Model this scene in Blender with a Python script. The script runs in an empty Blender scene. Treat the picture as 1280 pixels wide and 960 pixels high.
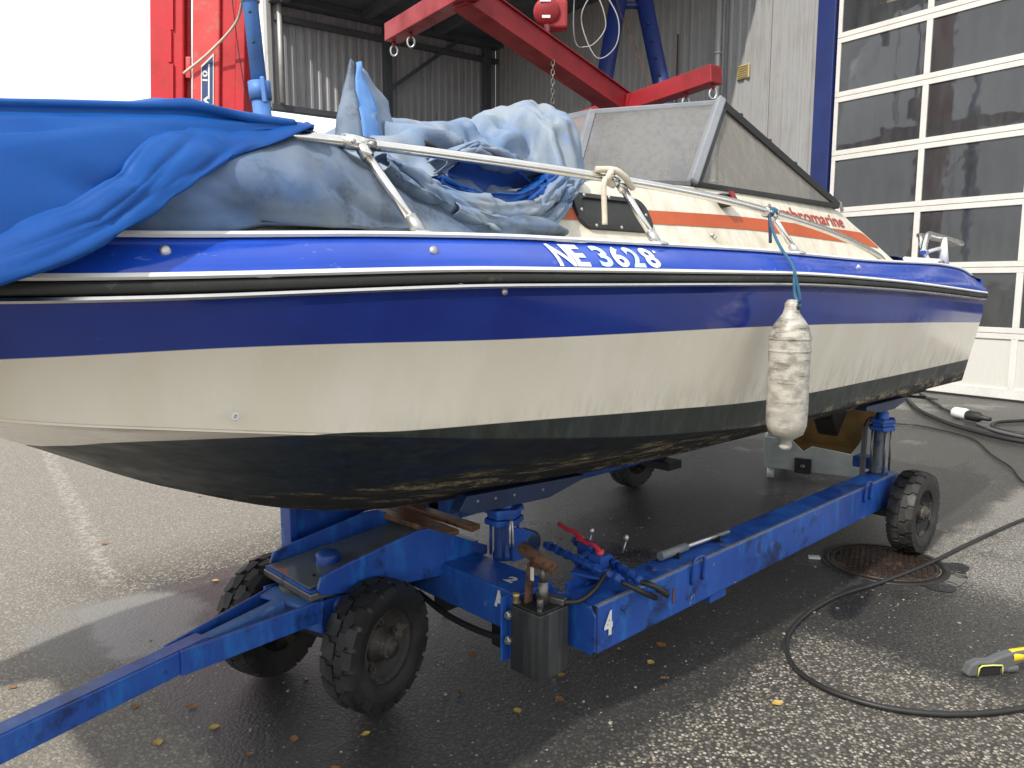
import bpy, bmesh, math, random
import numpy as np
from mathutils import Vector, Matrix
R = math.radians
random.seed(7); rng = np.random.default_rng(7)
scene = bpy.context.scene
col = scene.collection

# ------------------------------------------------------------------ camera, sky, sun, exposure
cam_d = bpy.data.cameras.new('camera'); cam = bpy.data.objects.new('camera', cam_d); col.objects.link(cam)
cam.location = (0, 0, 1.5); cam.rotation_euler = (R(90 - 7.5), 0, 0)
cam_d.sensor_width = 36; cam_d.lens = 36 * 967 / 1280; cam_d.clip_start = .05; cam_d.clip_end = 2000
scene.camera = cam

AX = R(43.8)                                   # boat axis (bow to stern) from world x
UX, UY = math.cos(AX), math.sin(AX); NX, NY = UY, -UX
SUN_EL = R(46)
sh = (-.985 * UX + .17 * NX, -.985 * UY + .17 * NY); l_ = math.hypot(*sh); sh = (sh[0] / l_, sh[1] / l_)
sun_dir = Vector((sh[0] * math.cos(SUN_EL), sh[1] * math.cos(SUN_EL), math.sin(SUN_EL)))
sd = bpy.data.lights.new('sun', 'SUN'); sd.energy = 2.3; sd.angle = R(1.2); sd.color = (1, .93, .82)
so = bpy.data.objects.new('sun', sd); col.objects.link(so); so.rotation_euler = sun_dir.to_track_quat('Z', 'Y').to_euler()

w = bpy.data.worlds.new('World'); scene.world = w; w.use_nodes = True
nt = w.node_tree; nt.nodes.clear()
o_ = nt.nodes.new('ShaderNodeOutputWorld'); bg = nt.nodes.new('ShaderNodeBackground'); sky = nt.nodes.new('ShaderNodeTexSky')
sky.sky_type = 'NISHITA'; sky.sun_disc = False; sky.sun_elevation = SUN_EL; sky.sun_rotation = math.atan2(sun_dir.x, sun_dir.y)
tc = nt.nodes.new('ShaderNodeTexCoord'); nz = nt.nodes.new('ShaderNodeTexNoise'); mp = nt.nodes.new('ShaderNodeMapping')
mp.inputs['Scale'].default_value = (1, 1, 2.4); nz.inputs['Scale'].default_value = 1.7; nz.inputs['Detail'].default_value = 7; nz.inputs['Roughness'].default_value = .55
cr = nt.nodes.new('ShaderNodeValToRGB'); mx = nt.nodes.new('ShaderNodeMixRGB')
cr.color_ramp.elements[0].position = .34; cr.color_ramp.elements[0].color = (4.6, 4.85, 5.2, 1)      # grey undersides of the cloud deck
cr.color_ramp.elements[1].position = .62; cr.color_ramp.elements[1].color = (9.6, 9.65, 9.6, 1)     # bright thin cloud
nt.links.new(tc.outputs['Generated'], mp.inputs[0]); nt.links.new(mp.outputs[0], nz.inputs['Vector'])
nt.links.new(nz.outputs['Fac'], cr.inputs[0]); mx.inputs[0].default_value = .86
nt.links.new(sky.outputs[0], mx.inputs[1]); nt.links.new(cr.outputs[0], mx.inputs[2])
nt.links.new(mx.outputs[0], bg.inputs[0]); bg.inputs[1].default_value = .1; nt.links.new(bg.outputs[0], o_.inputs[0])
vs = scene.view_settings; vs.view_transform = 'Standard'; vs.look = 'None'; vs.gamma = 1; vs.exposure = .92; vs.use_curve_mapping = False
cy = scene.cycles; cy.max_bounces = 7; cy.diffuse_bounces = 3; cy.glossy_bounces = 4; cy.transmission_bounces = 4; cy.transparent_max_bounces = 10; cy.caustics_reflective = cy.caustics_refractive = False

# ------------------------------------------------------------------ node helpers
class NT:
    def __init__(s, name):
        s.m = bpy.data.materials.new(name); s.m.use_nodes = True; s.t = s.m.node_tree
        s.b = s.t.nodes['Principled BSDF']; s.out = s.t.nodes['Material Output']; s._c = None
    def set(s, inp, v):
        if hasattr(v, 'node'): s.t.links.new(v, inp)
        elif isinstance(v, (tuple, list)) and len(v) == 3 and inp.type == 'RGBA': inp.default_value = (*v, 1)
        else: inp.default_value = v
    def node(s, typ, outn=0, props=None, **kw):
        n = s.t.nodes.new(typ)
        for k, v in (props or {}).items(): setattr(n, k, v)
        for k, v in kw.items(): s.set(n.inputs[int(k[1:]) if k[0] == '_' and k[1:].isdigit() else k.replace('_', ' ')], v)
        return n.outputs[outn]
    @property
    def co(s):
        if s._c is None: s._c = s.t.nodes.new('ShaderNodeTexCoord').outputs['Object']
        return s._c
    def noise(s, scale, detail=4, rough=.55, vec=None, dist=0, outn=0):
        return s.node('ShaderNodeTexNoise', outn, Vector=vec or s.co, Scale=scale, Detail=detail, Roughness=rough, Distortion=dist)
    def scl(s, v, vec=None): return s.node('ShaderNodeVectorMath', 0, {'operation': 'MULTIPLY'}, _0=vec or s.co, _1=v)
    def math(s, op, a, b=0., clamp=False): return s.node('ShaderNodeMath', 0, {'operation': op, 'use_clamp': clamp}, _0=a, _1=b)
    def ss(s, v, a, b, lo=0., hi=1.):
        return s.node('ShaderNodeMapRange', 0, {'interpolation_type': 'SMOOTHSTEP'}, Value=v, _1=a, _2=b, _3=lo, _4=hi)
    def curve(s, v, pts, x0, x1, y0, y1):
        n = s.t.nodes.new('ShaderNodeFloatCurve'); s.set(n.inputs['Value'], s.math('DIVIDE', s.math('SUBTRACT', v, x0), x1 - x0)); c = n.mapping.curves[0]
        q = [((a - x0) / (x1 - x0), (b - y0) / (y1 - y0)) for a, b in pts]; c.points[0].location = q[0]; c.points[1].location = q[-1]
        for a in q[1:-1]: c.points.new(*a)
        n.mapping.update(); return s.math('ADD', s.math('MULTIPLY', n.outputs[0], y1 - y0), y0)
    def ramp(s, f, stops):
        n = s.t.nodes.new('ShaderNodeValToRGB'); s.set(n.inputs[0], f); e = n.color_ramp.elements
        while len(e) < len(stops): e.new(.5)
        for q, (p, c) in zip(e, stops): q.position = p; q.color = (*c, 1)
        return n.outputs[0]
    def mix(s, f, a, b, op='MIX'):
        n = s.t.nodes.new('ShaderNodeMixRGB'); n.blend_type = op
        s.set(n.inputs[0], f); s.set(n.inputs[1], a); s.set(n.inputs[2], b); return n.outputs[0]
    def xyz(s, vec=None):
        n = s.t.nodes.new('ShaderNodeSeparateXYZ'); s.set(n.inputs[0], vec or s.co); return n.outputs
    def bump(s, h, strength=.3, dist=.01, nrm=None):
        kw = dict(Height=h, Strength=strength, Distance=dist)
        if nrm: kw['Normal'] = nrm
        return s.node('ShaderNodeBump', 0, **kw)
    def p(s, **kw):
        for k, v in kw.items(): s.set(s.b.inputs[k.replace('_', ' ')], v)
        return s

def paint(name, c, rough=.35, wear=None, wear_amt=.56, wscale=9, dirt=.25, metal=0., coat=0., bumps=.08, spec=.5):
    n = NT(name); big = n.noise(3.1, 5); fine = n.noise(34, 4)
    d = n.mix(n.ss(big, .35, .75), c, tuple(x * (1 - dirt) for x in c))
    d = n.mix(n.ss(fine, .45, .8, 0, .35), d, tuple(min(1, x * 1.25 + .01) for x in c))
    if wear:
        wm = n.ss(n.noise(wscale, 9, .7), wear_amt, wear_amt + .06); d = n.mix(wm, d, wear)
    n.p(Base_Color=d, Roughness=n.ss(big, .3, .8, rough, min(1, rough + .22)), Metallic=metal, Coat_Weight=coat)
    n.b.inputs['Specular IOR Level'].default_value = spec
    n.p(Normal=n.bump(fine, bumps, .004)); return n.m

def streak_paint(name, c, c2, rough=.5):
    n = NT(name); v = n.scl((22, 22, 1.4)); st = n.noise(1, 5, .6, v); b = n.noise(2.4, 4)
    n.p(Base_Color=n.mix(n.ss(n.math('MULTIPLY', st, n.math('ADD', b, .5)), .42, .72), c, c2), Roughness=rough); return n.m

def trailer_paint():
    n = NT('trailer_blue_paint'); big = n.noise(2.3, 6, .6); st = n.noise(1, 6, .65, n.scl((14, 14, 4))); fine = n.noise(42, 5); ch = n.noise(11, 9, .72)
    c = n.mix(n.ss(big, .3, .7), (.014, .06, .30), (.022, .10, .42)); c = n.mix(n.ss(st, .50, .66, 0, .75), c, (.02, .15, .50)); c = n.mix(n.ss(n.noise(5, 7, .7), .52, .66, 0, .85), c, (.007, .016, .06))
    c = n.mix(n.ss(ch, .63, .665), c, (.20, .23, .29)); c = n.mix(n.ss(n.noise(17, 8, .7), .68, .72, 0, .9), c, (.08, .045, .03))
    n.p(Base_Color=c, Roughness=n.ss(big, .3, .7, .28, .5), Normal=n.bump(n.math('ADD', fine, n.math('MULTIPLY', ch, .6)), .10, .004)); return n.m
MAT = {}
def build_materials():
    A = MAT
    A['blue'] = trailer_paint()
    A['blue_chip'] = paint('worn_blue_paint', (.016, .075, .33), .4, (.16, .15, .14), .66, 16, .5)
    A['darkblue'] = paint('dark_blue_paint', (.012, .03, .09), .4, (.1, .1, .1), .68, 20, .4)
    A['edge'] = paint('bare_steel_edge', (.22, .27, .36), .45, (.3, .29, .27), .5, 30, .2, .3)
    A['rust'] = paint('rusty_steel', (.14, .065, .035), .8, (.05, .025, .016), .52, 30, .4)
    A['steel'] = paint('galvanised_steel', (.55, .56, .56), .33, None, dirt=.25, metal=.9)
    A['chrome'] = paint('stainless_tube', (.72, .71, .68), .16, None, dirt=.12, metal=1., bumps=.02)
    A['dullsteel'] = paint('grey_steel_cylinder', (.2, .19, .18), .35, (.09, .07, .05), .6, 20, .4, .7)
    A['black'] = paint('black_plastic', (.016, .016, .017), .45, None, dirt=.3)
    A['tank'] = streak_paint('black_tank_paint', (.02, .021, .022), (.06, .063, .064), .5)
    n = NT('tyre_rubber'); f = n.noise(40, 5); b = n.noise(5, 4)
    n.p(Base_Color=n.mix(n.ss(b, .45, .75), (.014, .014, .015), (.05, .047, .042)), Roughness=n.ss(b, .3, .7, .42, .75), Normal=n.bump(f, .25, .003)); A['tyre'] = n.m
    A['rim'] = paint('rim_dirty_steel', (.05, .046, .042), .6, (.11, .095, .075), .55, 14, .4, .2)
    A['hub'] = paint('hub_dirty_steel', (.07, .062, .052), .55, (.15, .13, .10), .55, 30, .4, .3)
    A['jacksteel'] = paint('jack_cylinder_steel', (.16, .165, .17), .5, (.06, .1, .2), .52, 14, .4, .3)
    A['red'] = paint('red_paint', (.52, .012, .02), .38, (.4, .03, .03), .6, 5, .25)
    A['red_lit'] = paint('lit_red_paint', (.58, .05, .05), .5, (.5, .1, .09), .55, 4, .2)  # paler copy of the red; the front plate's brighter lighting is painted in
    A['hoistred'] = paint('hoist_red_paint', (.32, .018, .026), .42, (.2, .02, .02), .62, 8, .35)
    A['redlever'] = paint('red_lever_paint', (.6, .03, .05), .4, None)
    A['propblue'] = paint('faded_blue_paint', (.075, .2, .52), .5, (.14, .25, .5), .6, 6, .25)
    A['framblue'] = paint('frame_blue_paint', (.010, .024, .13), .4, None)
    A['white'] = paint('white_paint', (.72, .72, .70), .45, None, dirt=.15)
    A['sticker'] = paint('worn_white_sticker', (.75, .75, .73), .5, (.02, .07, .28), .63, 40, .1)
    A['digit_white'] = paint('white_vinyl_letters', (.80, .80, .78), .35, None, dirt=.06)
    A['digit_blue'] = paint('pale_blue_vinyl_letters', (.50, .67, .78), .35, None, dirt=.06)
    A['rope'] = paint('cream_rope', (.62, .56, .45), .9, None, dirt=.25, bumps=.6)
    A['bluerope'] = paint('blue_rope', (.03, .11, .19), .85, None, dirt=.3, bumps=.6)
    A['rubber'] = paint('black_rubber_strip', (.018, .02, .018), .45, (.06, .06, .05), .6, 24, .3)
    A['darkgrey'] = paint('dark_grey_frame', (.075, .085, .10), .4, None, dirt=.3)
    A['greyframe'] = paint('grey_alu_frame', (.21, .225, .25), .4, None, dirt=.2)
    A['alu'] = paint('door_aluminium', (.66, .65, .62), .45, None, dirt=.12)
    A['pipe'] = paint('zinc_pipe', (.5, .5, .48), .4, None, dirt=.25, metal=.4)
    A['cladding'] = streak_paint('grey_wall_cladding', (.31, .315, .32), (.26, .26, .26), .5)
    A['canopycl'] = streak_paint('canopy_cladding', (.40, .41, .43), (.32, .325, .335), .5)
    A['canopyfr'] = paint('canopy_steel', (.085, .095, .11), .5, None)
    A['vent'] = paint('yellowed_vent', (.5, .42, .2), .6, None)
    A['orange'] = paint('orange_stripe_vinyl', (.45, .085, .022), .4, (.5, .16, .08), .68, 24, .15)
    A['redtext'] = paint('red_brown_letters', (.38, .05, .035), .45, None)
    A['wood'] = streak_paint('wet_wood', (.24, .12, .06), (.05, .028, .018), .4)
    A['yellow'] = paint('yellow_plastic', (.75, .55, .02), .4, None, dirt=.15)
    A['lime'] = paint('lime_trim', (.68, .70, .18), .4, None)
    A['grey'] = paint('grey_plastic', (.10, .105, .11), .5, None, dirt=.25)
    A['puddle_plate'] = paint('wet_grey_plate', (.15, .17, .17), .10, (.08, .12, .2), .6, 6, .2)
    A['dullgrey'] = paint('grey_grip', (.2, .21, .22), .5, None)
    A['yellowish'] = paint('brass', (.5, .36, .14), .4, None, metal=.6)
    A['chip'] = paint('pale_stone_chip', (.42, .40, .35), .7, (.2, .18, .14), .5, 30, .3)
    A['leaf'] = paint('dead_leaf', (.33, .16, .05), .7, (.16, .07, .03), .5, 60, .4)
    A['leafy'] = paint('yellow_leaf', (.52, .36, .09), .7, (.3, .16, .05), .55, 60, .3)
    A['logoblue'] = paint('navy_sticker', (.025, .06, .17), .4, None)
    A['dark'] = paint('dark_interior', (.05, .05, .052), .8, None)
    A['sheet'] = paint('pale_sheet', (.36, .36, .37), .8, None, dirt=.3)
    A['concrete'] = paint('hall_concrete', (.12, .12, .115), .8, None)
    A['iron'] = paint('manhole_iron', (.05, .034, .028), .42, (.12, .075, .05), .55, 20, .4, .5, bumps=.4)
    A['ironframe'] = paint('manhole_frame_iron', (.02, .019, .018), .4, (.07, .06, .05), .6, 20, .4, .3)
    # hull gelcoat: blue above the stripe line, cream below, antifouling under the waterline
    n = NT('hull_gelcoat'); x, y, z = n.xyz()
    bl = n.curve(x, [(-2.1, 1.352), (-1.09, 1.364), (-.71, 1.372), (-.06, 1.360), (1.15, 1.346), (2.2, 1.318), (3.9, 1.259)], -2.1, 3.9, 1., 1.5)
    wl = n.curve(x, [(-2.1, 1.0), (-.95, 1.04), (-.83, 1.12), (-.76, 1.146), (-.645, 1.158), (-.5, 1.161), (-.3, 1.147), (.02, 1.133), (.54, 1.103), (1.33, 1.059), (2.44, 1.043), (3.9, 1.033)], -2.1, 3.9, .9, 1.4)
    st = n.noise(1, 5, .6, n.scl((5, 5, 1.1))); fine = n.noise(60, 4); med = n.noise(6, 6, .65)
    drip = n.noise(1, 6, .7, n.scl((26, 26, 1.2)))
    cream = n.mix(n.ss(st, .40, .68), (.77, .715, .595), (.82, .775, .67))
    cream = n.mix(n.ss(drip, .56, .74, 0, .55), cream, (.84, .815, .74))
    cream = n.mix(n.math('MULTIPLY', n.ss(z, 1.24, 1.04), n.ss(drip, .40, .66, 0, .55)), cream, (.40, .37, .29))
    bluec = n.mix(n.ss(st, .3, .75), (.005, .026, .24), (.008, .038, .30))
    bluec = n.mix(n.ss(n.noise(9, 7, .7), .66, .71, 0, .30), bluec, (.10, .14, .34))
    topc = n.mix(n.ss(n.math('SUBTRACT', z, bl), -.0012, .0012), cream, bluec)
    af = n.mix(n.ss(drip, .4, .7), (.017, .022, .021), (.036, .047, .042))
    af = n.mix(n.ss(n.noise(1, 5, .6, n.scl((14, 14, .9))), .66, .74, 0, .45), af, (.10, .17, .15))
    sc = n.noise(1, 8, .68, n.scl((4.5, 9, 16)))
    low = n.ss(x, -.6, .9, .80, .955)
    zone = n.ss(n.math('SUBTRACT', n.math('ADD', z, n.math('MULTIPLY', n.math('SUBTRACT', med, .5), .14)), low), .025, -.03)
    blk = n.mix(n.ss(sc, .3, .6), (.008, .008, .008), (.03, .027, .022)); af = n.mix(zone, af, blk)
    alg = n.math('MULTIPLY', n.ss(sc, .50, .60), zone)
    af = n.mix(alg, af, n.mix(n.ss(fine, .35, .65), (.09, .07, .035), (.36, .30, .18)))
    under = n.ss(n.math('SUBTRACT', z, wl), .0012, -.0012)
    n.p(Base_Color=n.mix(under, topc, af), Roughness=n.math('ADD', n.ss(st, .3, .7, .10, .18), n.math('MULTIPLY', under, n.math('ADD', n.ss(med, .3, .7, .22, .42), n.math('MULTIPLY', zone, .45)))))
    n.p(Normal=n.bump(n.math('ADD', n.math('MULTIPLY', n.math('MULTIPLY', sc, zone), 1.), n.math('MULTIPLY', st, .03)), .55, .03)); A['hull'] = n.m
    # blue deck moulding with dried splashes
    n = NT('deck_band_gelcoat'); st = n.noise(4, 7, .65); f = n.noise(1, 6, .7, n.scl((7, 7, 14)))
    c = n.mix(n.ss(st, .3, .7), (.008, .048, .36), (.012, .065, .44)); c = n.mix(n.ss(f, .61, .66, 0, .33), c, (.20, .26, .52))
    n.p(Base_Color=c, Roughness=n.ss(f, .5, .7, .12, .35), Normal=n.bump(st, .04, .02)); A['band'] = n.m
    n = NT('cabin_gelcoat'); st = n.noise(1, 6, .65, n.scl((16, 16, 2.2))); f = n.noise(7, 6)
    c = n.mix(n.ss(st, .38, .72), (.70, .67, .58), (.56, .51, .40)); c = n.mix(n.ss(f, .58, .75, 0, .5), c, (.44, .41, .31))
    n.p(Base_Color=c, Roughness=.38, Normal=n.bump(f, .05, .01)); A['cabin'] = n.m
    # dusty windscreen
    for nm, c1, c2, t in (('windscreen_dirt', (.20, .20, .195), (.165, .165, .16), .60), ('side_window_dirt', (.20, .19, .165), (.27, .255, .225), .60)):
        n = NT(nm); st = n.noise(1, 6, .65, n.scl((42, 42, 9))); b = n.noise(3, 5); sp = n.noise(120, 2)
        c = n.mix(n.ss(st, .4, .7), c1, c2); c = n.mix(n.ss(b, .5, .8, 0, .3), c, tuple(v * .8 for v in c2)); c = n.mix(n.ss(sp, .64, .7, 0, .12), c, (.5, .49, .46))
        n.p(Base_Color=c, Roughness=.3); tr = n.t.nodes.new('ShaderNodeBsdfTransparent'); mxs = n.t.nodes.new('ShaderNodeMixShader')
        n.set(mxs.inputs[0], n.ss(b, .3, .8, t * .5, t)); n.t.links.new(n.b.outputs[0], mxs.inputs[1]); n.t.links.new(tr.outputs[0], mxs.inputs[2]); n.t.links.new(mxs.outputs[0], n.out.inputs[0]); A[nm] = n.m
    # door glass, a streaky grey film painted in for sky reflections
    n = NT('door_glass'); gl = n.t.nodes.new('ShaderNodeBsdfGlossy'); tr = n.t.nodes.new('ShaderNodeBsdfTransparent'); df = n.t.nodes.new('ShaderNodeBsdfDiffuse')
    wv = n.noise(2.2, 2); gl.inputs['Roughness'].default_value = .03; n.set(gl.inputs['Normal'], n.bump(wv, .05, .05)); tr.inputs[0].default_value = (.55, .57, .58, 1)
    fr = n.node('ShaderNodeFresnel', 0, IOR=1.8); m1 = n.t.nodes.new('ShaderNodeMixShader'); m2 = n.t.nodes.new('ShaderNodeMixShader')
    n.set(m1.inputs[0], fr); n.t.links.new(tr.outputs[0], m1.inputs[1]); n.t.links.new(gl.outputs[0], m1.inputs[2])
    n.set(df.inputs[0], (.15, .158, .17)); n.set(m2.inputs[0], n.ss(n.noise(1, 5, .6, n.scl((6, 6, 1.5))), .3, .75, .22, .42)); n.t.links.new(m1.outputs[0], m2.inputs[1]); n.t.links.new(df.outputs[0], m2.inputs[2])
    n.t.links.new(m2.outputs[0], n.out.inputs[0]); A['glass'] = n.m
    n = NT('door_bottom_panel'); f = n.noise(1, 5, .65, n.scl((40, 40, 6))); n.p(Base_Color=n.mix(f, (.52, .52, .48), (.64, .63, .59)), Roughness=.5); A['doorpanel'] = n.m
    # fender
    n = NT('fender_vinyl'); x, y, z = n.xyz(); f = n.noise(1, 8, .8, n.scl((10, 10, 95))); g = n.noise(5, 5)
    mo = n.noise(1, 6, .62, n.scl((16, 16, 26))); dm = n.math('MULTIPLY', n.math('ADD', n.math('MULTIPLY', n.ss(f, .50, .62), .5), n.ss(mo, .40, .62, 0, .62)), n.ss(z, .0, .38, .55, 1.))
    n.p(Base_Color=n.mix(dm, (.47, .45, .40), (.10, .09, .072)), Roughness=.42); A['fender'] = n.m
    # tarpaulin faces
    n = NT('tarp_blue_outer'); f = n.noise(3, 6, .6); g = n.noise(180, 2); h = n.noise(14, 6, .6)
    n.p(Base_Color=n.mix(n.ss(f, .3, .75), (.002, .05, .24), (.003, .075, .31)), Roughness=n.ss(h, .3, .7, .42, .6), Normal=n.bump(n.math('ADD', n.math('MULTIPLY', g, .05), h), .10, .012)); n.b.inputs['Specular IOR Level'].default_value = .25; A['tarp_blue'] = n.m
    A['tarp_light'] = paint('tarp_light_blue', (.11, .27, .62), .5, (.22, .36, .6), .6, 9, .2)
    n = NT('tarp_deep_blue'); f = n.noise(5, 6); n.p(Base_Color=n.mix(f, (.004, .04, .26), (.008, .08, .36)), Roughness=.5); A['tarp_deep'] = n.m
    n = NT('tarp_grey_underside'); f = n.noise(4.5, 8, .68); g = n.noise(11, 8, .7); h = n.noise(240, 2); k = n.noise(2.2, 5)
    c = n.mix(n.ss(f, .35, .68), (.09, .14, .225), (.155, .19, .24)); c = n.mix(n.ss(g, .48, .66, 0, .75), c, (.05, .062, .08))
    c = n.mix(n.ss(k, .55, .7, 0, .5), c, (.07, .19, .46)); c = n.mix(n.ss(n.noise(30, 6, .7), .66, .74, 0, .6), c, (.035, .04, .045))
    n.p(Base_Color=c, Roughness=.62, Normal=n.bump(n.math('ADD', n.math('MULTIPLY', h, .12), g), .14, .008)); A['tarp_grey'] = n.m
    n = NT('tarp_pale_underside'); f = n.noise(4, 8, .68); g = n.noise(12, 8, .7); h = n.noise(240, 2); k = n.noise(1, 6, .7, n.scl((7, 3, 7)))
    c = n.mix(n.ss(f, .34, .66), (.115, .19, .33), (.235, .28, .33)); c = n.mix(n.ss(g, .55, .72, 0, .5), c, (.27, .29, .31))
    c = n.mix(n.ss(k, .6, .72, 0, .6), c, (.10, .25, .58)); c = n.mix(n.ss(n.noise(25, 6, .7), .68, .76, 0, .5), c, (.07, .075, .08))
    n.p(Base_Color=c, Roughness=.6, Normal=n.bump(n.math('ADD', n.math('MULTIPLY', h, .12), g), .14, .008)); A['tarp_pale'] = n.m
    # plastic bin
    n = NT('bin_plastic'); f = n.noise(5, 7, .65); n.p(Base_Color=n.mix(n.ss(f, .35, .7), (.44, .47, .44), (.30, .33, .31)), Roughness=.45); A['bin'] = n.m
    n = NT('bin_stained_inside'); f = n.noise(4, 7, .65); n.p(Base_Color=n.mix(n.ss(f, .35, .7), (.22, .13, .035), (.10, .055, .018)), Roughness=.35); A['bin_in'] = n.m
    n = NT('dirty_water'); f = n.noise(3, 3); n.p(Base_Color=(.075, .045, .015), Roughness=.05); A['dirty_water'] = n.m
    n = NT('puddle_water'); f = n.noise(20, 2); n.p(Base_Color=(.03, .03, .028), Roughness=.03, Normal=n.bump(f, .03, .01)); n.b.inputs['Specular IOR Level'].default_value = 1.; A['puddle'] = n.m
    n = NT('lamp_tube'); n.p(Base_Color=(.9, .8, .5)); n.b.inputs['Emission Color'].default_value = (1, .78, .35, 1); n.b.inputs['Emission Strength'].default_value = 2.2; A['lamp'] = n.m
    # asphalt with exposed aggregate, partly wet, boat shadow painted in
    n = NT('asphalt'); P = n.co
    def dot(vx, vy, c0):
        return n.math('SUBTRACT', n.node('ShaderNodeVectorMath', 1, {'operation': 'DOT_PRODUCT'}, _0=P, _1=(vx, vy, 0)), c0)
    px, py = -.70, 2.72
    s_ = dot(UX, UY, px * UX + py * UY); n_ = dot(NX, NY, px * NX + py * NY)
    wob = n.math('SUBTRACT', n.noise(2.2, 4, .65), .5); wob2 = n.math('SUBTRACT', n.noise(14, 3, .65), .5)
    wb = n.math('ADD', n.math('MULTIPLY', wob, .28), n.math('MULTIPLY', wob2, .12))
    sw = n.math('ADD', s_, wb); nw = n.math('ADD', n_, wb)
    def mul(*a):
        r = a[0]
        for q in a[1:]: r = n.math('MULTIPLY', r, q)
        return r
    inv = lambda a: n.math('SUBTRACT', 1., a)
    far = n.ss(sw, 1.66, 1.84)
    wet = mul(n.ss(sw, -.52, -.47), n.ss(nw, -1.44, -1.40), inv(n.ss(nw, .98, 1.12)))  # wet area follows the boat's shadow; that shade is painted in here
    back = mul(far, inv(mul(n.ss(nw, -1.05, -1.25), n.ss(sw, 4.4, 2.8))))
    damp_glare = mul(n.ss(sw, 2.5, 3.0), n.ss(n_, -.3, .5), n.ss(n.noise(1.6, 4, .65), .22, .42)); back = n.math('MULTIPLY', back, n.math('SUBTRACT', 1., n.math('MULTIPLY', damp_glare, .85)))
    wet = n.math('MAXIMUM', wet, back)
    vor = n.t.nodes.new('ShaderNodeTexVoronoi'); n.set(vor.inputs['Vector'], P); vor.inputs['Scale'].default_value = 84
    vr = n.t.nodes.new('ShaderNodeSeparateColor'); n.t.links.new(vor.outputs['Color'], vr.inputs[0])
    stone = n.ramp(vr.outputs[0], [(.0, (.055, .05, .045)), (.3, (.12, .112, .099)), (.58, (.22, .197, .163)), (.82, (.36, .325, .26)), (1., (.57, .53, .46))])
    edge = n.ss(vor.outputs['Distance'], .35, .62)
    stone = n.mix(edge, stone, (.035, .033, .03))
    bigt = n.noise(.9, 4, .6); stone = n.mix(n.ss(bigt, .35, .7, .0, .35), stone, (.13, .12, .105))
    pale = inv(n.ss(s_, -.7, .2)); pale2 = n.ss(n_, -1.2, -2.2); pl = n.math('MAXIMUM', pale, pale2)
    stone = n.mix(n.math('MULTIPLY', pl, .55), stone, n.mix(n.noise(60, 3), (.24, .222, .193), (.43, .40, .35)))
    # dark fresh asphalt with the boat's cast shade in the colour, sparse pale chips
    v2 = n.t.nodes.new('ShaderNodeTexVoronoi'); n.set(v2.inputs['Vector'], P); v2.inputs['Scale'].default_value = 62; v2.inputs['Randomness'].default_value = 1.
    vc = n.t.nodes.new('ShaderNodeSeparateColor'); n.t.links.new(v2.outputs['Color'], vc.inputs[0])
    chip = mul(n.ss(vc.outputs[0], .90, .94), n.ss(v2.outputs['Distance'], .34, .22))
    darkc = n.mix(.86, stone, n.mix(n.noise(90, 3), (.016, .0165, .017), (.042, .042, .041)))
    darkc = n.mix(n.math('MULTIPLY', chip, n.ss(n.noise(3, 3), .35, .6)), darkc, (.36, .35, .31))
    stone = n.mix(n.math('MULTIPLY', damp_glare, n.ss(n.noise(130, 2), .42, .62, .1, .75)), stone, (.42, .41, .385))  # wet glare painted as pale specks in the stone colour
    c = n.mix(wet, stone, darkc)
    d1 = n.node('ShaderNodeVectorMath', 1, {'operation': 'DISTANCE'}, _0=P, _1=(-1.72, 3.22, 0))
    patch = n.ss(n.math('ADD', d1, n.math('MULTIPLY', wob, .5)), .44, .30); c = n.mix(n.math('MULTIPLY', patch, .75), c, n.mix(n.noise(40, 4), (.20, .20, .19), (.27, .265, .25)))
    lx, ly = -3.88 + 1.99, 6.39 - 3.68; ll = math.hypot(lx, ly); lx /= ll; ly /= ll
    ld = n.math('ABSOLUTE', n.math('ADD', dot(-ly, lx, -ly * -1.99 + lx * 3.68), n.math('MULTIPLY', wob, .08)))
    lal = dot(lx, ly, lx * -1.99 + ly * 3.68)
    lm = mul(n.ss(ld, .075, .03), n.ss(n.noise(22, 6, .7), .44, .60), n.ss(lal, -.05, .1)); c = n.mix(n.math('MULTIPLY', lm, .42), c, (.52, .51, .48))
    pud = n.noise(1.35, 3, .5); pm = mul(back, n.ss(n.math('ADD', pud, n.math('MULTIPLY', wob2, .1)), .55, .68))
    h = n.math('ADD', n.math('SUBTRACT', n.math('MULTIPLY', vr.outputs[1], .6), n.math('MULTIPLY', vor.outputs['Distance'], .8)), n.math('MULTIPLY', n.noise(320, 2), .9))
    n.p(Base_Color=c, Roughness=n.math('SUBTRACT', n.math('SUBTRACT', .9, n.math('MULTIPLY', n.math('MAXIMUM', wet, damp_glare), .56)), n.math('MULTIPLY', pm, .22)))
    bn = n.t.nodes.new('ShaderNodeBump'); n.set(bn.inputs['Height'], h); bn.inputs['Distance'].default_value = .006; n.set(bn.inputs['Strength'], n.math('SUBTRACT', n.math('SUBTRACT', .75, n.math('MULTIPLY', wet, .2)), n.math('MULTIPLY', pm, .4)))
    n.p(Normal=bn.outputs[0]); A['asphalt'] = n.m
build_materials()

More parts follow.
